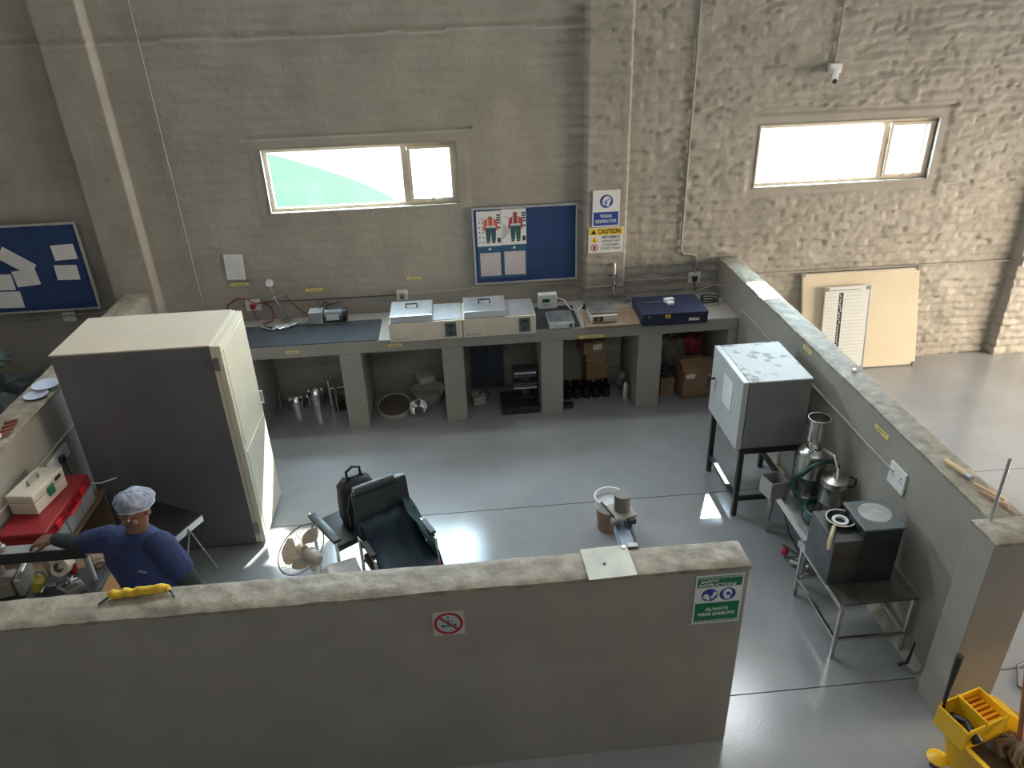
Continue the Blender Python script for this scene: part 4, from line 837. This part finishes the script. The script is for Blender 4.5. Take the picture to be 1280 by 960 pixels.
mc = FM @ Vector((0, 0, -.10)); MB().tube([mc+Vector((0, 0, -.03)), (mc.x, mc.y, .05)], .013, 12).build('pole', white, t, smooth=True)
MB().tube([mc+Vector((0, 0, -.04)), mc+Vector((0, 0, -.1))], .022, 12).build('neck', fanm, t, smooth=True)
MB().lathe([(0, 0), (.19, 0), (.18, .02), (.04, .05), (0, .05)], (mc.x, mc.y, 0), 28).build('base', white, t, smooth=True)

# ------------------------------------------------------------ chairs, backpack, jacket
lea = mat('black_leather', (.025, .032, .036), .35, var=.15, bump=.15, bs=70)
AR = Matrix.Translation((.84, -3.02, 0)) @ Matrix.Rotation(R(26), 4, 'Z')
t = thing('office_chair', (.84, -3.02, 0), 'chair with tall black leather back, dark red seat and silver arms', 'chair')
tl = Matrix.Translation((0, .02, .47)) @ Matrix.Rotation(R(-8), 4, 'X')
b = MB(AR @ tl).box(-.19, .19, 0, .07, 0, .42).build('backrest', lea, t, bev=.03, smooth=True)
MB(AR @ tl).tube([(-.17, .03, .42), (.10, .03, .425)], .038, 14).build('padded_roll', lea, b, smooth=True); MB(AR @ tl).box(.10, .185, .0, .065, .38, .44).build('corner_pad', lea, b, bev=.02, smooth=True)
MB(AR).box(-.2, .2, -.40, .02, .40, .46).build('seat', mat('dark_red_cloth', (.09, .025, .02), .8), t, bev=.02, smooth=True)
for sx in (-1, 1):
    MB(AR).tube([(.205*sx, .04, .0), (.205*sx, .02, .60), (.205*sx, -.12, .62), (.205*sx, -.26, .60), (.205*sx, -.34, 0)], .011, 10).build('side_frame', chrome, t, smooth=True)
    MB(AR).box(.205*sx-.02, .205*sx+.02, -.24, -.08, .615, .635).build('arm_pad', black, t, bev=.006)
MB(AR).tube([(-.205, -.32, .38), (.205, -.32, .38)], .010, 8).tube([(-.205, .03, .38), (.205, .03, .38)], .010, 8).build('cross_rail', chrome, t)
# jacket draped over the lower back, the right arm and the seat
def cloth(rows, m, name, parent=None, th=.012, thing_=None, sub=2):
    n = len(rows[0]); vs = [p for r_ in rows for p in r_]
    fs = [(i*n+j, i*n+j+1, (i+1)*n+j+1, (i+1)*n+j) for i in range(len(rows)-1) for j in range(n-1)]
    o = MB().add(vs, fs).build(name, m, parent, smooth=True, thing=thing_)
    s1 = o.modifiers.new('sub', 'SUBSURF'); s1.levels = s1.render_levels = sub
    s2 = o.modifiers.new('solid', 'SOLIDIFY'); s2.thickness = th
    return o
P = lambda x, y, z: AR @ Vector((x, y, z))
jm = mat('teal_navy_cloth', (.008, .018, .035), .75, vs=7, col2=(.016, .04, .05), bump=.3, bs=25)
rows = []
for i, (y, z) in enumerate(((.13, .45), (.12, .62), (.06, .72), (-.03, .69), (-.05, .62), (-.09, .55), (-.18, .51), (-.30, .49), (-.39, .46), (-.42, .34), (-.42, .24))):
    row = []
    for j in range(10):
        u = -1+2*j/9; x = u*(.19+.012*math.sin(i*1.3)); zz = z+.016*math.sin(j*2.1+i*.9)-(.15*max(0, abs(u)-.8)*(1 if i > 4 else .5)); yy = y+.014*math.sin(j*1.7+i)
        row.append(P(x, yy, zz))
    rows.append(row)
cloth(rows, jm, 'jacket', thing_=('dark teal and navy jacket draped over the black chair', 'jacket'))
rows = []
for i, (x, z) in enumerate(((.12, .75), (.19, .72), (.235, .62), (.25, .5), (.26, .4))):
    rows.append([P(x+.012*math.sin(j*2), .10-.075*j, z-.03*j*(1 if i > 0 else .3)+.01*math.sin(i+j*2)) for j in range(6)])
cloth(rows, mat('dark_green_cloth', (.008, .04, .038), .75, bump=.3, bs=25), 'cardigan', thing_=('dark green garment hanging over the right arm of the black chair', 'jacket'))

# second chair with backpack
CR = Matrix.Translation((.52, -2.72, 0)) @ Matrix.Rotation(R(35), 4, 'Z')
t = thing('visitor_chair', (.52, -2.72, 0), 'low chair with silver frame and black arm pads holding the backpack', 'chair')
MB(CR).box(-.18, .16, -.2, .16, .40, .45).build('seat', black, t, bev=.015, smooth=True)
for sx in (-1, 1):
    MB(CR).tube([(.2*sx, .16, 0), (.2*sx, .16, .52), (.2*sx, -.2, .50), (.2*sx, -.2, 0)], .011, 8).build('side_frame', chrome, t, smooth=True)
    MB(CR).box(.2*sx-.03, .2*sx+.03, -.24, .14, .512, .54).build('arm_pad', lea, t, bev=.01, smooth=True)
MB(CR).tube([(-.2, -.18, .40), (.2, -.18, .40)], .010, 8).tube([(-.2, .15, .40), (.2, .15, .40)], .01, 8).build('cross_rail', chrome, t)
KM = Matrix.Translation((.60, -2.71, .452)) @ Matrix.Rotation(R(28), 4, 'Z') @ Matrix.Rotation(R(6), 4, 'X')
t = thing('backpack', (.60, -2.71, .452), 'black backpack with grab loop standing on the low chair', 'backpack')
bk = mat('black_nylon', (.02, .021, .025), .6, bump=.3, bs=60)
secs = [rrect(.125*a, .08*b_, z, .035) for a, b_, z in ((.85, .8, 0), (1, 1, .04), (1.02, 1.05, .18), (.98, .95, .28), (.8, .7, .35), (.35, .3, .385))]
v_, f_ = loft(secs); f_.append(tuple(range(5*16, 6*16))); MB(KM).add(v_, f_).build('main_bag', bk, t, smooth=True)
MB(KM).box(-.09, .09, -.115, -.075, .03, .19).build('front_pocket', bk, t, bev=.02, smooth=True)
MB(KM).tube([(-.10, -.088, .05), (-.11, -.088, .2), (-.08, -.07, .30), (0, -.05, .35), (.08, -.07, .30), (.11, -.088, .2)], .004, 6).build('zip', mat('grey_zip', (.16, .16, .17), .4), t)
MB(KM).tube([(-.05, .02, .36), (-.055, .02, .43), (-.01, .02, .46), (.04, .02, .44), (.045, .02, .36)], .010, 8).build('grab_loop', bk, t, smooth=True)
for sx in (-1, 1): MB(KM).tube([(.06*sx, .06, .35), (.09*sx, .12, .25), (.09*sx, .10, .08), (.08*sx, .07, .02)], .012, 8).build('shoulder_strap', bk, t, smooth=True)
t = thing('white_carton', (.52, -3.05, 0), 'white paper carton with torn top between the fan and the black chair', 'box')
T = rotz((.52, -3.1, 0), 20); MB(T).box(.42, .62, -3.22, -3.0, 0, .34).build('carton_body', mat('white_carton_paper', (.7, .69, .66), .7, bump=.2), t, bev=.008); MB(T @ Matrix.Translation((.42, -3.22, .34)) @ Matrix.Rotation(R(-35), 4, 'Y')).box(-.09, 0, 0, .2, 0, .005).build('torn_flap', mat('beige_flap', (.5, .42, .3), .7), t)

# stool beside the cabinet
SR = Matrix.Translation((-.79, -2.62, 0)) @ Matrix.Rotation(R(-27), 4, 'Z')
t = thing('stacking_chair', (-.79, -2.62, 0), 'chair with black padded seat and thin silver legs behind the person', 'chair')
MB(SR).box(-.21, .21, -.15, .17, .44, .50).build('seat', mat('black_vinyl', (.03, .03, .032), .4), t, bev=.012, smooth=True)
MB(SR).box(.212, .220, -.15, .17, .435, .485).build('seat_edge', alum, t)
for sx in (-1, 1): MB(SR).tube([(.235*sx, .16, 0), (.222*sx, .03, .46), (.235*sx, -.17, 0)], .009, 8).build('leg_pair', alum, t, smooth=True)
MB(SR).tube([(-.222, .02, .43), (.222, .02, .43)], .009, 8).build('cross_rail', alum, t)

# ------------------------------------------------------------ left desk and machine
t = thing('wooden_desk', (-1.17, -3.6, 0), 'wooden desk with warm-lit orange-brown side along the left partition', 'desk')
deskm = mat('desk_wood', (.20, .13, .08), .55, vs=4, var=.2)
MB().box(-1.50, -.80, -4.15, -3.17, .68, .70).build('desk_top', deskm, t, bev=.003)
om = mat('warm_lit_desk_wood', (.56, .27, .10), .5, vs=4, var=.1)  # desk wood with the warm light on its side put into the colour
MB().box(-.825, -.805, -4.13, -3.2, .12, .68).build('side_panel', om, t); MB().box(-1.48, -.825, -3.21, -3.19, 0, .68).build('end_panel', deskm, t); MB().box(-1.48, -.825, -4.13, -4.11, 0, .68).build('end_panel', deskm, t)
MB().tube([(-.80, -3.58, .60), (-.77, -3.58, .60), (-.77, -3.46, .60), (-.80, -3.46, .60)], .009, 7).build('drawer_pull', black, t)
t = thing('side_shelf', (-1.35, -2.8, 0), 'narrow brown shelf unit beside the left partition carrying the cases', 'shelf')
MB().box(-1.50, -1.19, -3.165, -2.42, .64, .66).build('shelf_top', deskm, t)
for y in (-3.15, -2.43): MB().box(-1.49, -1.20, y-.01, y+.01, 0, .64).build('end_panel', deskm, t)
DZ = Matrix.Translation((0, 0, -.04)); _MB = MB; MB = lambda M=None: _MB(DZ @ M if M else DZ)
t = thing('grey_drawer_box', (-1.35, -2.85, .66), 'grey organiser box under the red tool case on the desk', 'box')
MB().box(-1.49, -1.21, -3.14, -2.54, .702, .83).build('body', mat('organiser_grey', (.28, .29, .29), .45), t, bev=.004)
for i in range(3): MB().box(-1.209, -1.203, -3.12+.2*i, -2.94+.2*i, .715, .82).build('drawer_front', MATS['organiser_grey'], t, bev=.003)
t = thing('red_tool_case', (-1.35, -2.85, .79), 'flat red plastic tool case lying on the grey organiser box', 'case')
MB().box(-1.495, -1.20, -3.16, -2.53, .832, .875).build('base', red, t, bev=.008); MB().box(-1.495, -1.20, -3.16, -2.53, .879, .915).build('lid', red, t, bev=.01)
for y in (-3.02, -2.68): MB().box(-1.198, -1.185, y-.03, y+.03, .85, .9).build('latch', mat('bright_red', (.6, .02, .03), .35), t, bev=.003)
MB().tube([(-1.2, -2.92, .87), (-1.16, -2.92, .87), (-1.16, -2.78, .87), (-1.2, -2.78, .87)], .009, 8).build('handle', MATS['bright_red'], t, smooth=True)
TB = rotz((-1.38, -2.8, 0), -8)
t = thing('white_toolbox', (-1.38, -2.8, .875), 'cream toolbox with green latch on top of the red case', 'toolbox')
MB(TB).box(-1.475, -1.30, -2.96, -2.64, .917, 1.0).build('base', cream, t, bev=.008); MB(TB).box(-1.478, -1.297, -2.963, -2.637, 1.003, 1.06).build('lid', cream, t, bev=.012)
MB(TB).box(-1.296, -1.288, -2.83, -2.77, .965, 1.03).build('latch', mat('latch_green', (.02, .16, .08), .4), t, bev=.002); MB(TB).tube([(-1.39, -2.85, 1.06), (-1.39, -2.85, 1.09), (-1.39, -2.75, 1.09), (-1.39, -2.75, 1.06)], .009, 8).build('handle', mat('grey_handle', (.25, .25, .24), .5), t, smooth=True)
Flat(TB @ Vector((-1.2955, -2.71, 1.03)), TB.to_3x3() @ Vector((0, 1, 0))).mb().box(-.03, .03, -.012, .012, 0, .001).build('print_mark', black, t)
MB = _MB
# portal frame testing machine
t = thing('testing_frame', (-1.06, -3.5, .70), 'portal testing frame with dark crossbeam the person reaches over', 'machine')
bx0, bx1, by = -1.36, -.80, -3.46
MB().box(bx0, bx1, by-.04, by+.035, .93, 1.0).build('crossbeam', mat('dark_slate_enamel', (.03, .035, .038), .4), t, bev=.003)
MB().box(bx0+.01, bx1-.01, by-.037, by+.033, 1.0, 1.004).build('beam_top', mat('pale_machined_steel', (.36, .38, .38), .4, .4), t)
for x in (bx0+.05, bx1-.03): MB().tube([(x, by, .70), (x, by, .93)], .018, 14).build('column', alum, t, smooth=True)
for x in (bx0+.04, bx0+.10, bx1-.10, bx1-.04): MB().lathe([(0, 0), (.024, 0), (.026, .012), (.022, .03), (.012, .036), (.012, .05), (0, .052)], (x, by, 1.004), 14).build('clamp_knob', mat('worn_cream_metal', (.42, .40, .35), .4, .5), t, smooth=True)
MB().box(bx0-.02, bx1+.02, by-.15, by+.12, .702, .735).build('base_plate', mat('dark_slate_enamel', (.03, .035, .038), .4), t, bev=.004)
MB().tube([(-1.06, by, .93), (-1.06, by, .80)], .02, 14).build('load_ram', chrome, t, smooth=True)
t = thing('tape_roll', (-.98, -3.44, .80), 'cream tape roll under the crossbeam of the testing frame', 'roll')
MB(Matrix.Translation((-1.0, -3.44, .84)) @ Matrix.Rotation(R(70), 4, 'X')).lathe([(.03, -.025), (.055, -.025), (.055, .025), (.03, .025), (.03, -.025)], n=26).build('tape_body', cream, t, smooth=True)
MB(Matrix.Translation((-1.0, -3.44, .84)) @ Matrix.Rotation(R(70), 4, 'X')).lathe([(.026, -.026), (.03, -.026), (.03, .026), (.026, .026), (.026, -.026)], n=22).build('core', card, t)
MB().tube([(-1.14, -3.40, .737), (-1.10, -3.42, .79), (-1.04, -3.43, .82)], .003, 5).build('thin_wire', signw, smooth=True, thing=('thin white wire beside the tape roll', 'wire'))
MB(Matrix.Translation((-1.13, -3.50, .738)) @ Matrix.Rotation(R(18), 4, 'Y')).lathe([(0, 0), (.035, 0), (.036, .07), (.014, .09), (.014, .105), (0, .105)], n=18).build('squeeze_bottle', mat('mustard_plastic', (.42, .33, .05), .45), smooth=True, thing=('mustard yellow bottle under the testing frame', 'bottle'))
for i, (c, s, rz, m, l) in enumerate((((-1.31, -3.50, .79), (.14, .13, .10), 10, mat('grey_khaki', (.22, .2, .16), .6), 'khaki grey box left of the mustard bottle on the desk'),
        ((-1.205, -3.46, .80), (.035, .2, .12), 10, alum, 'pale metal bar leaning beside the khaki box'),
        ((-.9, -3.55, .76), (.10, .07, .05), 40, dsteel, 'dull steel fitting on the desk near the front wall'))):
    MB().rbox(c, s, (0, 0, rz)).build('desk_item', m, bev=.01, thing=(l, 'box' if i != 1 else 'bar'))
for i in range(5):
    c = Vector((-1.0+.04*(i % 3), -3.50-.012*i, .752+.012*i)); a = i*1.2
    MB().tube([c, c+Vector((.05*math.cos(a), .05*math.sin(a), .02)), c+Vector((.09*math.cos(a+.5), .08*math.sin(a+.5), .005))], .010, 8).build('pipe_fitting', chrome if i % 2 else dsteel, smooth=True, thing=('small metal pipe fitting in the heap beside the tape roll', 'fitting', 'pipe fittings on the desk'))
lump('crumpled_cloth', (-.88, -3.30, .74), (.06, .06, .045), mat('brown_cloth', (.22, .16, .11), .8), 'crumpled brown cloth on the desk beside the person', 'cloth', 21)
t = thing('striped_can', (-.98, -3.36, .70), 'small red and white can beside the crossbeam end', 'can')
MB().cyl((-.99, -3.37, .702), .028, .18, 16).build('can_body', red, t, smooth=True); MB().cyl((-.99, -3.37, .882), .027, .012, 16).build('can_top', signw, t); MB().lathe([(.0285, .1), (.0285, .14)], (-.99, -3.37, .702), 16).build('white_band', signw, t)
MB().tube([(-1.50, -2.3, .82), (-1.42, -2.45, .75), (-1.2, -2.42, .72), (-1.1, -2.40, .74)], .005, 6).build('white_cable', white, smooth=True, thing=('white cable looping by the trunking socket', 'cable'))
# behind the left partition: dark stored goods
lump('black_sack', (-2.75, -.55, .30), (.35, .3, .42), mat('dark_teal_sack', (.02, .03, .033), .6), 'dark bulky sack heaped behind the left partition', 'sack', 31)
lump('black_sack', (-2.45, -1.2, .28), (.35, .35, .40), mat('dark_teal_sack', (.02, .03, .033), .6), 'second dark sack nearer the camera behind the left partition', 'sack', 33)
lump('folded_tarp', (-2.98, -.35, .78), (.16, .14, .05), mat('grey_green_tarp', (.12, .17, .16), .6), 'small grey-green folded tarp on the dark sack', 'tarp', 35)

# ------------------------------------------------------------ person
def cap_(mb, a, b, ra, rb, n=14): # tapered capsule
    a = Vector(a); b = Vector(b); mb.tube([a, b], [ra, rb], n); mb.sph(a, ra, n, 8); mb.sph(b, rb, n, 8)
def remesh(mb, name, m, parent, voxel, smooth=4):
    o = mb.build(name, m, parent)
    r = o.modifiers.new('r', 'REMESH'); r.mode = 'VOXEL'; r.voxel_size = voxel; r.use_smooth_shade = True
    s = o.modifiers.new('s', 'SMOOTH'); s.factor = .5; s.iterations = smooth
    dg = bpy.context.evaluated_depsgraph_get(); me = bpy.data.meshes.new_from_object(o.evaluated_get(dg)); o.modifiers.clear(); old = o.data; o.data = me
    me.name = name; me.shade_smooth()
    if not me.materials: me.materials.append(m)
    return o
per = thing('person', (-.28, -3.8, 0), 'person in blue t-shirt and hair net reaching left over the testing frame', 'person')
skin = mat('brown_skin', (.17, .085, .055), .5, var=.08)
V = Vector
PEL = V((-.275, -3.83, .90)); CH = V((-.35, -3.78, 1.15)); NK = V((-.355, -3.765, 1.30)); HC = V((-.31, -3.76, 1.44))
RS = V((-.51, -3.74, 1.245)); LS = V((-.205, -3.83, 1.245))
RE = V((-.73, -3.62, 1.13)); RW = V((-.94, -3.49, 1.075)); LE = V((-.105, -3.86, 1.01)); LW = V((-.10, -3.88, .79))
fd = V((-.52, -.74, -.34)).normalized()     # face direction: down and to the left
upv = V((-.15, -.45, .85)); upv = (upv-fd*upv.dot(fd)).normalized(); sd = fd.cross(upv)
HM = Matrix((sd, -fd, upv)).transposed().to_4x4(); HM.translation = HC; HM = HM @ Matrix.Scale(.90, 4)     # local x right, y back, z up
body = MB()
def tor(mb, spec, n=18):
    secs = []
    for c, hx, hy, ang in spec:
        a0 = R(ang); secs.append([(c[0]+hx*math.cos(t_)*math.cos(a0)-hy*math.sin(t_)*math.sin(a0), c[1]+hx*math.cos(t_)*math.sin(a0)+hy*math.sin(t_)*math.cos(a0), c[2]) for t_ in [2*math.pi*k/n for k in range(n)]])
    v_, f_ = loft(secs); f_.append(tuple(range((len(secs)-1)*n, len(secs)*n))); mb.add(v_, f_)
tor(body, [(PEL-V((0, 0, .1)), .15, .11, -16), (PEL, .16, .12, -16), ((-.305, -3.81, 1.02), .15, .12, -17), (CH, .165, .12, -17), ((-.365, -3.775, 1.24), .16, .10, -17), ((-.37, -3.765, 1.29), .09, .07, -17)])
cap_(body, NK-V((0, 0, .05)), HC-V((0, 0, .05)), .055, .05)
cap_(body, RS, RE, .050, .040); cap_(body, RE, RW, .040, .027); cap_(body, LS, LE, .050, .040); cap_(body, LE, LW, .040, .027)
for sx, hip in ((-1, V((-.36, -3.80, .84))), (1, V((-.19, -3.85, .84)))):
    kn = hip+V((.01, -.02, -.40)); an = kn+V((0, .02, -.37)); cap_(body, hip, kn, .085, .055); cap_(body, kn, an, .055, .036)
    cap_(body, an+V((0, 0, -.01)), an+V((-.02, -.13, -.035)), .034, .026)
H = MB(HM); H.sph((0, .005, .02), (.075, .092, .098), 20, 14); H.sph((0, -.035, -.045), (.052, .055, .062), 16, 10); H.sph((0, -.062, -.088), (.022, .018, .016)); 
H.sph((0, -.098, -.022), (.014, .018, .020)); H.tube([(0, -.085, .02), (0, -.105, -.02)], [.008, .013], 8)
for s_ in (-1, 1):
    H.sph((s_*.078, .012, -.01), (.010, .020, .032), 10, 8); H.sph((s_*.04, -.07, -.03), (.022, .02, .02)); H.sph((s_*.030, -.082, .022), (.022, .012, .008))
H.sph((0, -.088, -.062), (.024, .012, .007))
body.v += H.v; k0 = len(body.v)-len(H.v); body.f += [tuple(k0+i for i in f) for f in H.f]
def hand(mb, W_, dirv, palmn, side, curl, L=.165):
    """palm, four unequal curled fingers, a thumb leaving the side of the palm"""
    d = dirv.normalized(); n_ = (palmn-d*palmn.dot(d)).normalized(); x = d.cross(n_)*side
    for k in range(5):
        o = (k-2)*.016; mb.tube([W_+x*o*.7, W_+d*.05+x*o, W_+d*.088+x*o], [.014, .0155, .013], 10); mb.sph(W_+d*.088+x*o, .012, 10, 6)
    for k, (o, l) in enumerate(((.031, .066), (.0105, .078), (-.0105, .073), (-.030, .058))):
        p = W_+d*.088+x*o; dd = d.copy(); pts = [p]; 
        for j, fr_l in enumerate((.45, .32, .23)):
            dd = (Matrix.Rotation(curl*(.7+.25*j)*side, 3, x*side) @ dd); p = p+dd*l*fr_l; pts.append(p)
        mb.tube(pts, [.0095, .0088, .008, .0068], 9); mb.sph(pts[-1], .0068, 8, 6)
    p = W_+d*.03+x*.03; t1 = (x*.8+d*.7+n_*.3).normalized(); t2 = (x*.25+d*1+n_*.5).normalized()
    mb.tube([W_+d*.015+x*.018, p, p+t1*.032, p+t1*.032+t2*.03], [.013, .013, .0105, .008], 9); mb.sph(p+t1*.032+t2*.03, .008, 8, 6)
hand(body, RW, V((-.93, .05, -.12)), V((-.1, 0, -1)), 1, R(24))
hand(body, LW, V((-.03, -.08, -1)), V((-1, 0, 0)), -1, R(14))
remesh(body, 'body', skin, per, .0045, 3)
# face details
for s_ in (-1, 1):
    e = MB(HM).sph((s_*.030, -.083, .006), (.012, .008, .007), 12, 8).build('eye', signw, per, smooth=True); MB(HM).sph((s_*.030, -.089, .005), .0045, 10, 6).build('iris', black, e, smooth=True)
MB(HM).tube([(-.022, -.096, -.060), (0, -.101, -.062), (.022, -.096, -.060)], [.002, .003, .002], 6).build('mouth_line', mat('dark_lip', (.10, .03, .025), .5), per)
MB(HM).sph((.083, .005, -.045), .007, 8, 6).build('earring', chrome, per, smooth=True)
# hair net with gathered band
cap = MB(HM); n1, n2 = 40, 14; vs = []
for i in range(n2+1):
    ph = math.pi*.56*(i/n2)
    for j in range(n1):
        th = 2*math.pi*j/n1; r_ = 1+.035*math.sin(th*9+3*math.sin(ph*3))*math.sin(ph)+.03*math.sin(th*4+ph*5)
        back = 1+.10*max(0, math.sin(th))*math.sin(ph)
        x, y, z = .084*math.sin(ph)*math.cos(th)*r_, .098*math.sin(ph)*math.sin(th)*r_*back, .094*math.cos(ph)*r_
        y += .016; vs.append((x, y+.0, z+.036+(.050*max(0, -math.sin(th))-.03*max(0, math.sin(th)))*math.sin(ph)))
fs = [(i*n1+j, i*n1+(j+1) % n1, (i+1)*n1+(j+1) % n1, (i+1)*n1+j) for i in range(n2) for j in range(n1)]
netm = mat('grey_hair_net', (.15, .17, .24), .75, vs=30, col2=(.30, .33, .42), bump=.5, bs=90)
hn = cap.add(vs, fs).build('hair_net', netm, per, smooth=True)
rim = [vs[n2*n1+j] for j in range(n1)]+[vs[n2*n1]]
MB(HM).tube(rim, .006, 7, cap=False).build('elastic_band', mat('pale_band', (.34, .36, .44), .7), hn, smooth=True)
# t-shirt
sh = MB()
tor(sh, [((-.29, -3.82, .93), .185, .145, -16), ((-.305, -3.81, 1.02), .182, .145, -17), (CH, .192, .142, -17), ((-.36, -3.775, 1.235), .18, .12, -17), ((-.37, -3.765, 1.29), .115, .09, -17), ((-.375, -3.76, 1.312), .07, .065, -17)], 26)
cap_(sh, RS+V((.01, 0, -.005)), RS.lerp(RE, .66), .074, .064); cap_(sh, LS+V((-.01, 0, -.005)), LS.lerp(LE, .60), .078, .070)
shm = mat('blue_cotton', (.016, .028, .095), .85, vs=9, var=.18, bump=.35, bs=35)
shirt = remesh(sh, 't_shirt', shm, per, .007, 5)
MB().rbox((-.285, -3.94, 1.17), (.05, .004, .012), (-12, 0, -20)).build('chest_logo', mat('pale_logo', (.2, .22, .3), .6), shirt)
for A_, B_, C_, k_ in ((RS, RE, RW, .12), (LS, LE, LW, .22)):
    sl = MB(); cap_(sl, A_.lerp(B_, .35), B_, .060, .052); cap_(sl, B_, C_.lerp(B_, k_), .051, .038)
    remesh(sl, 'sleeve', mat('black_knit', (.02, .03, .03), .85, bump=.3), per, .006, 2)
tr = MB(); tor(tr, [((-.275, -3.83, .78), .175, .13, -16), ((-.275, -3.83, .88), .18, .135, -16), ((-.285, -3.825, .98), .172, .132, -16)], 22)
for hip in (V((-.36, -3.80, .82)), V((-.19, -3.85, .82))): cap_(tr, hip, hip+V((.01, -.02, -.38)), .098, .075); cap_(tr, hip+V((.01, -.02, -.38)), hip+V((.01, 0, -.70)), .075, .062)
remesh(tr, 'trousers', mat('grey_denim', (.07, .07, .075), .8, bump=.3), per, .009, 4)
for hip in (V((-.36, -3.80, .84)), V((-.19, -3.85, .84))):
    an = hip+V((.01, 0, -.77)); mb = MB(); cap_(mb, an+V((0, .02, -.02)), an+V((-.02, -.15, -.03)), .045, .036); mb.v = [V((v.x, v.y, max(v.z, .004))) for v in mb.v]; mb.build('shoe', black, per, smooth=True)

# outside green painted slope seen through the first window
gp = mat('green_painted_ground', (.026, .105, .070), .8, var=.05, vs=2)
G = [(-4.04, 15.66), (-3.2, 14.6), (-2.47, 13.6), (-1.71, 12.55), (-1, 11.5), (-.5, 10.6), (.0, 9.6), (.4, 8.4), (.5, 6.5), (-6, 6), (-9, 17)]
struct('outside_green_lawn', MB().prism(G, -.3, -.27), gp)
for o in bpy.data.objects:
    if '_o' in o: del o['_o']
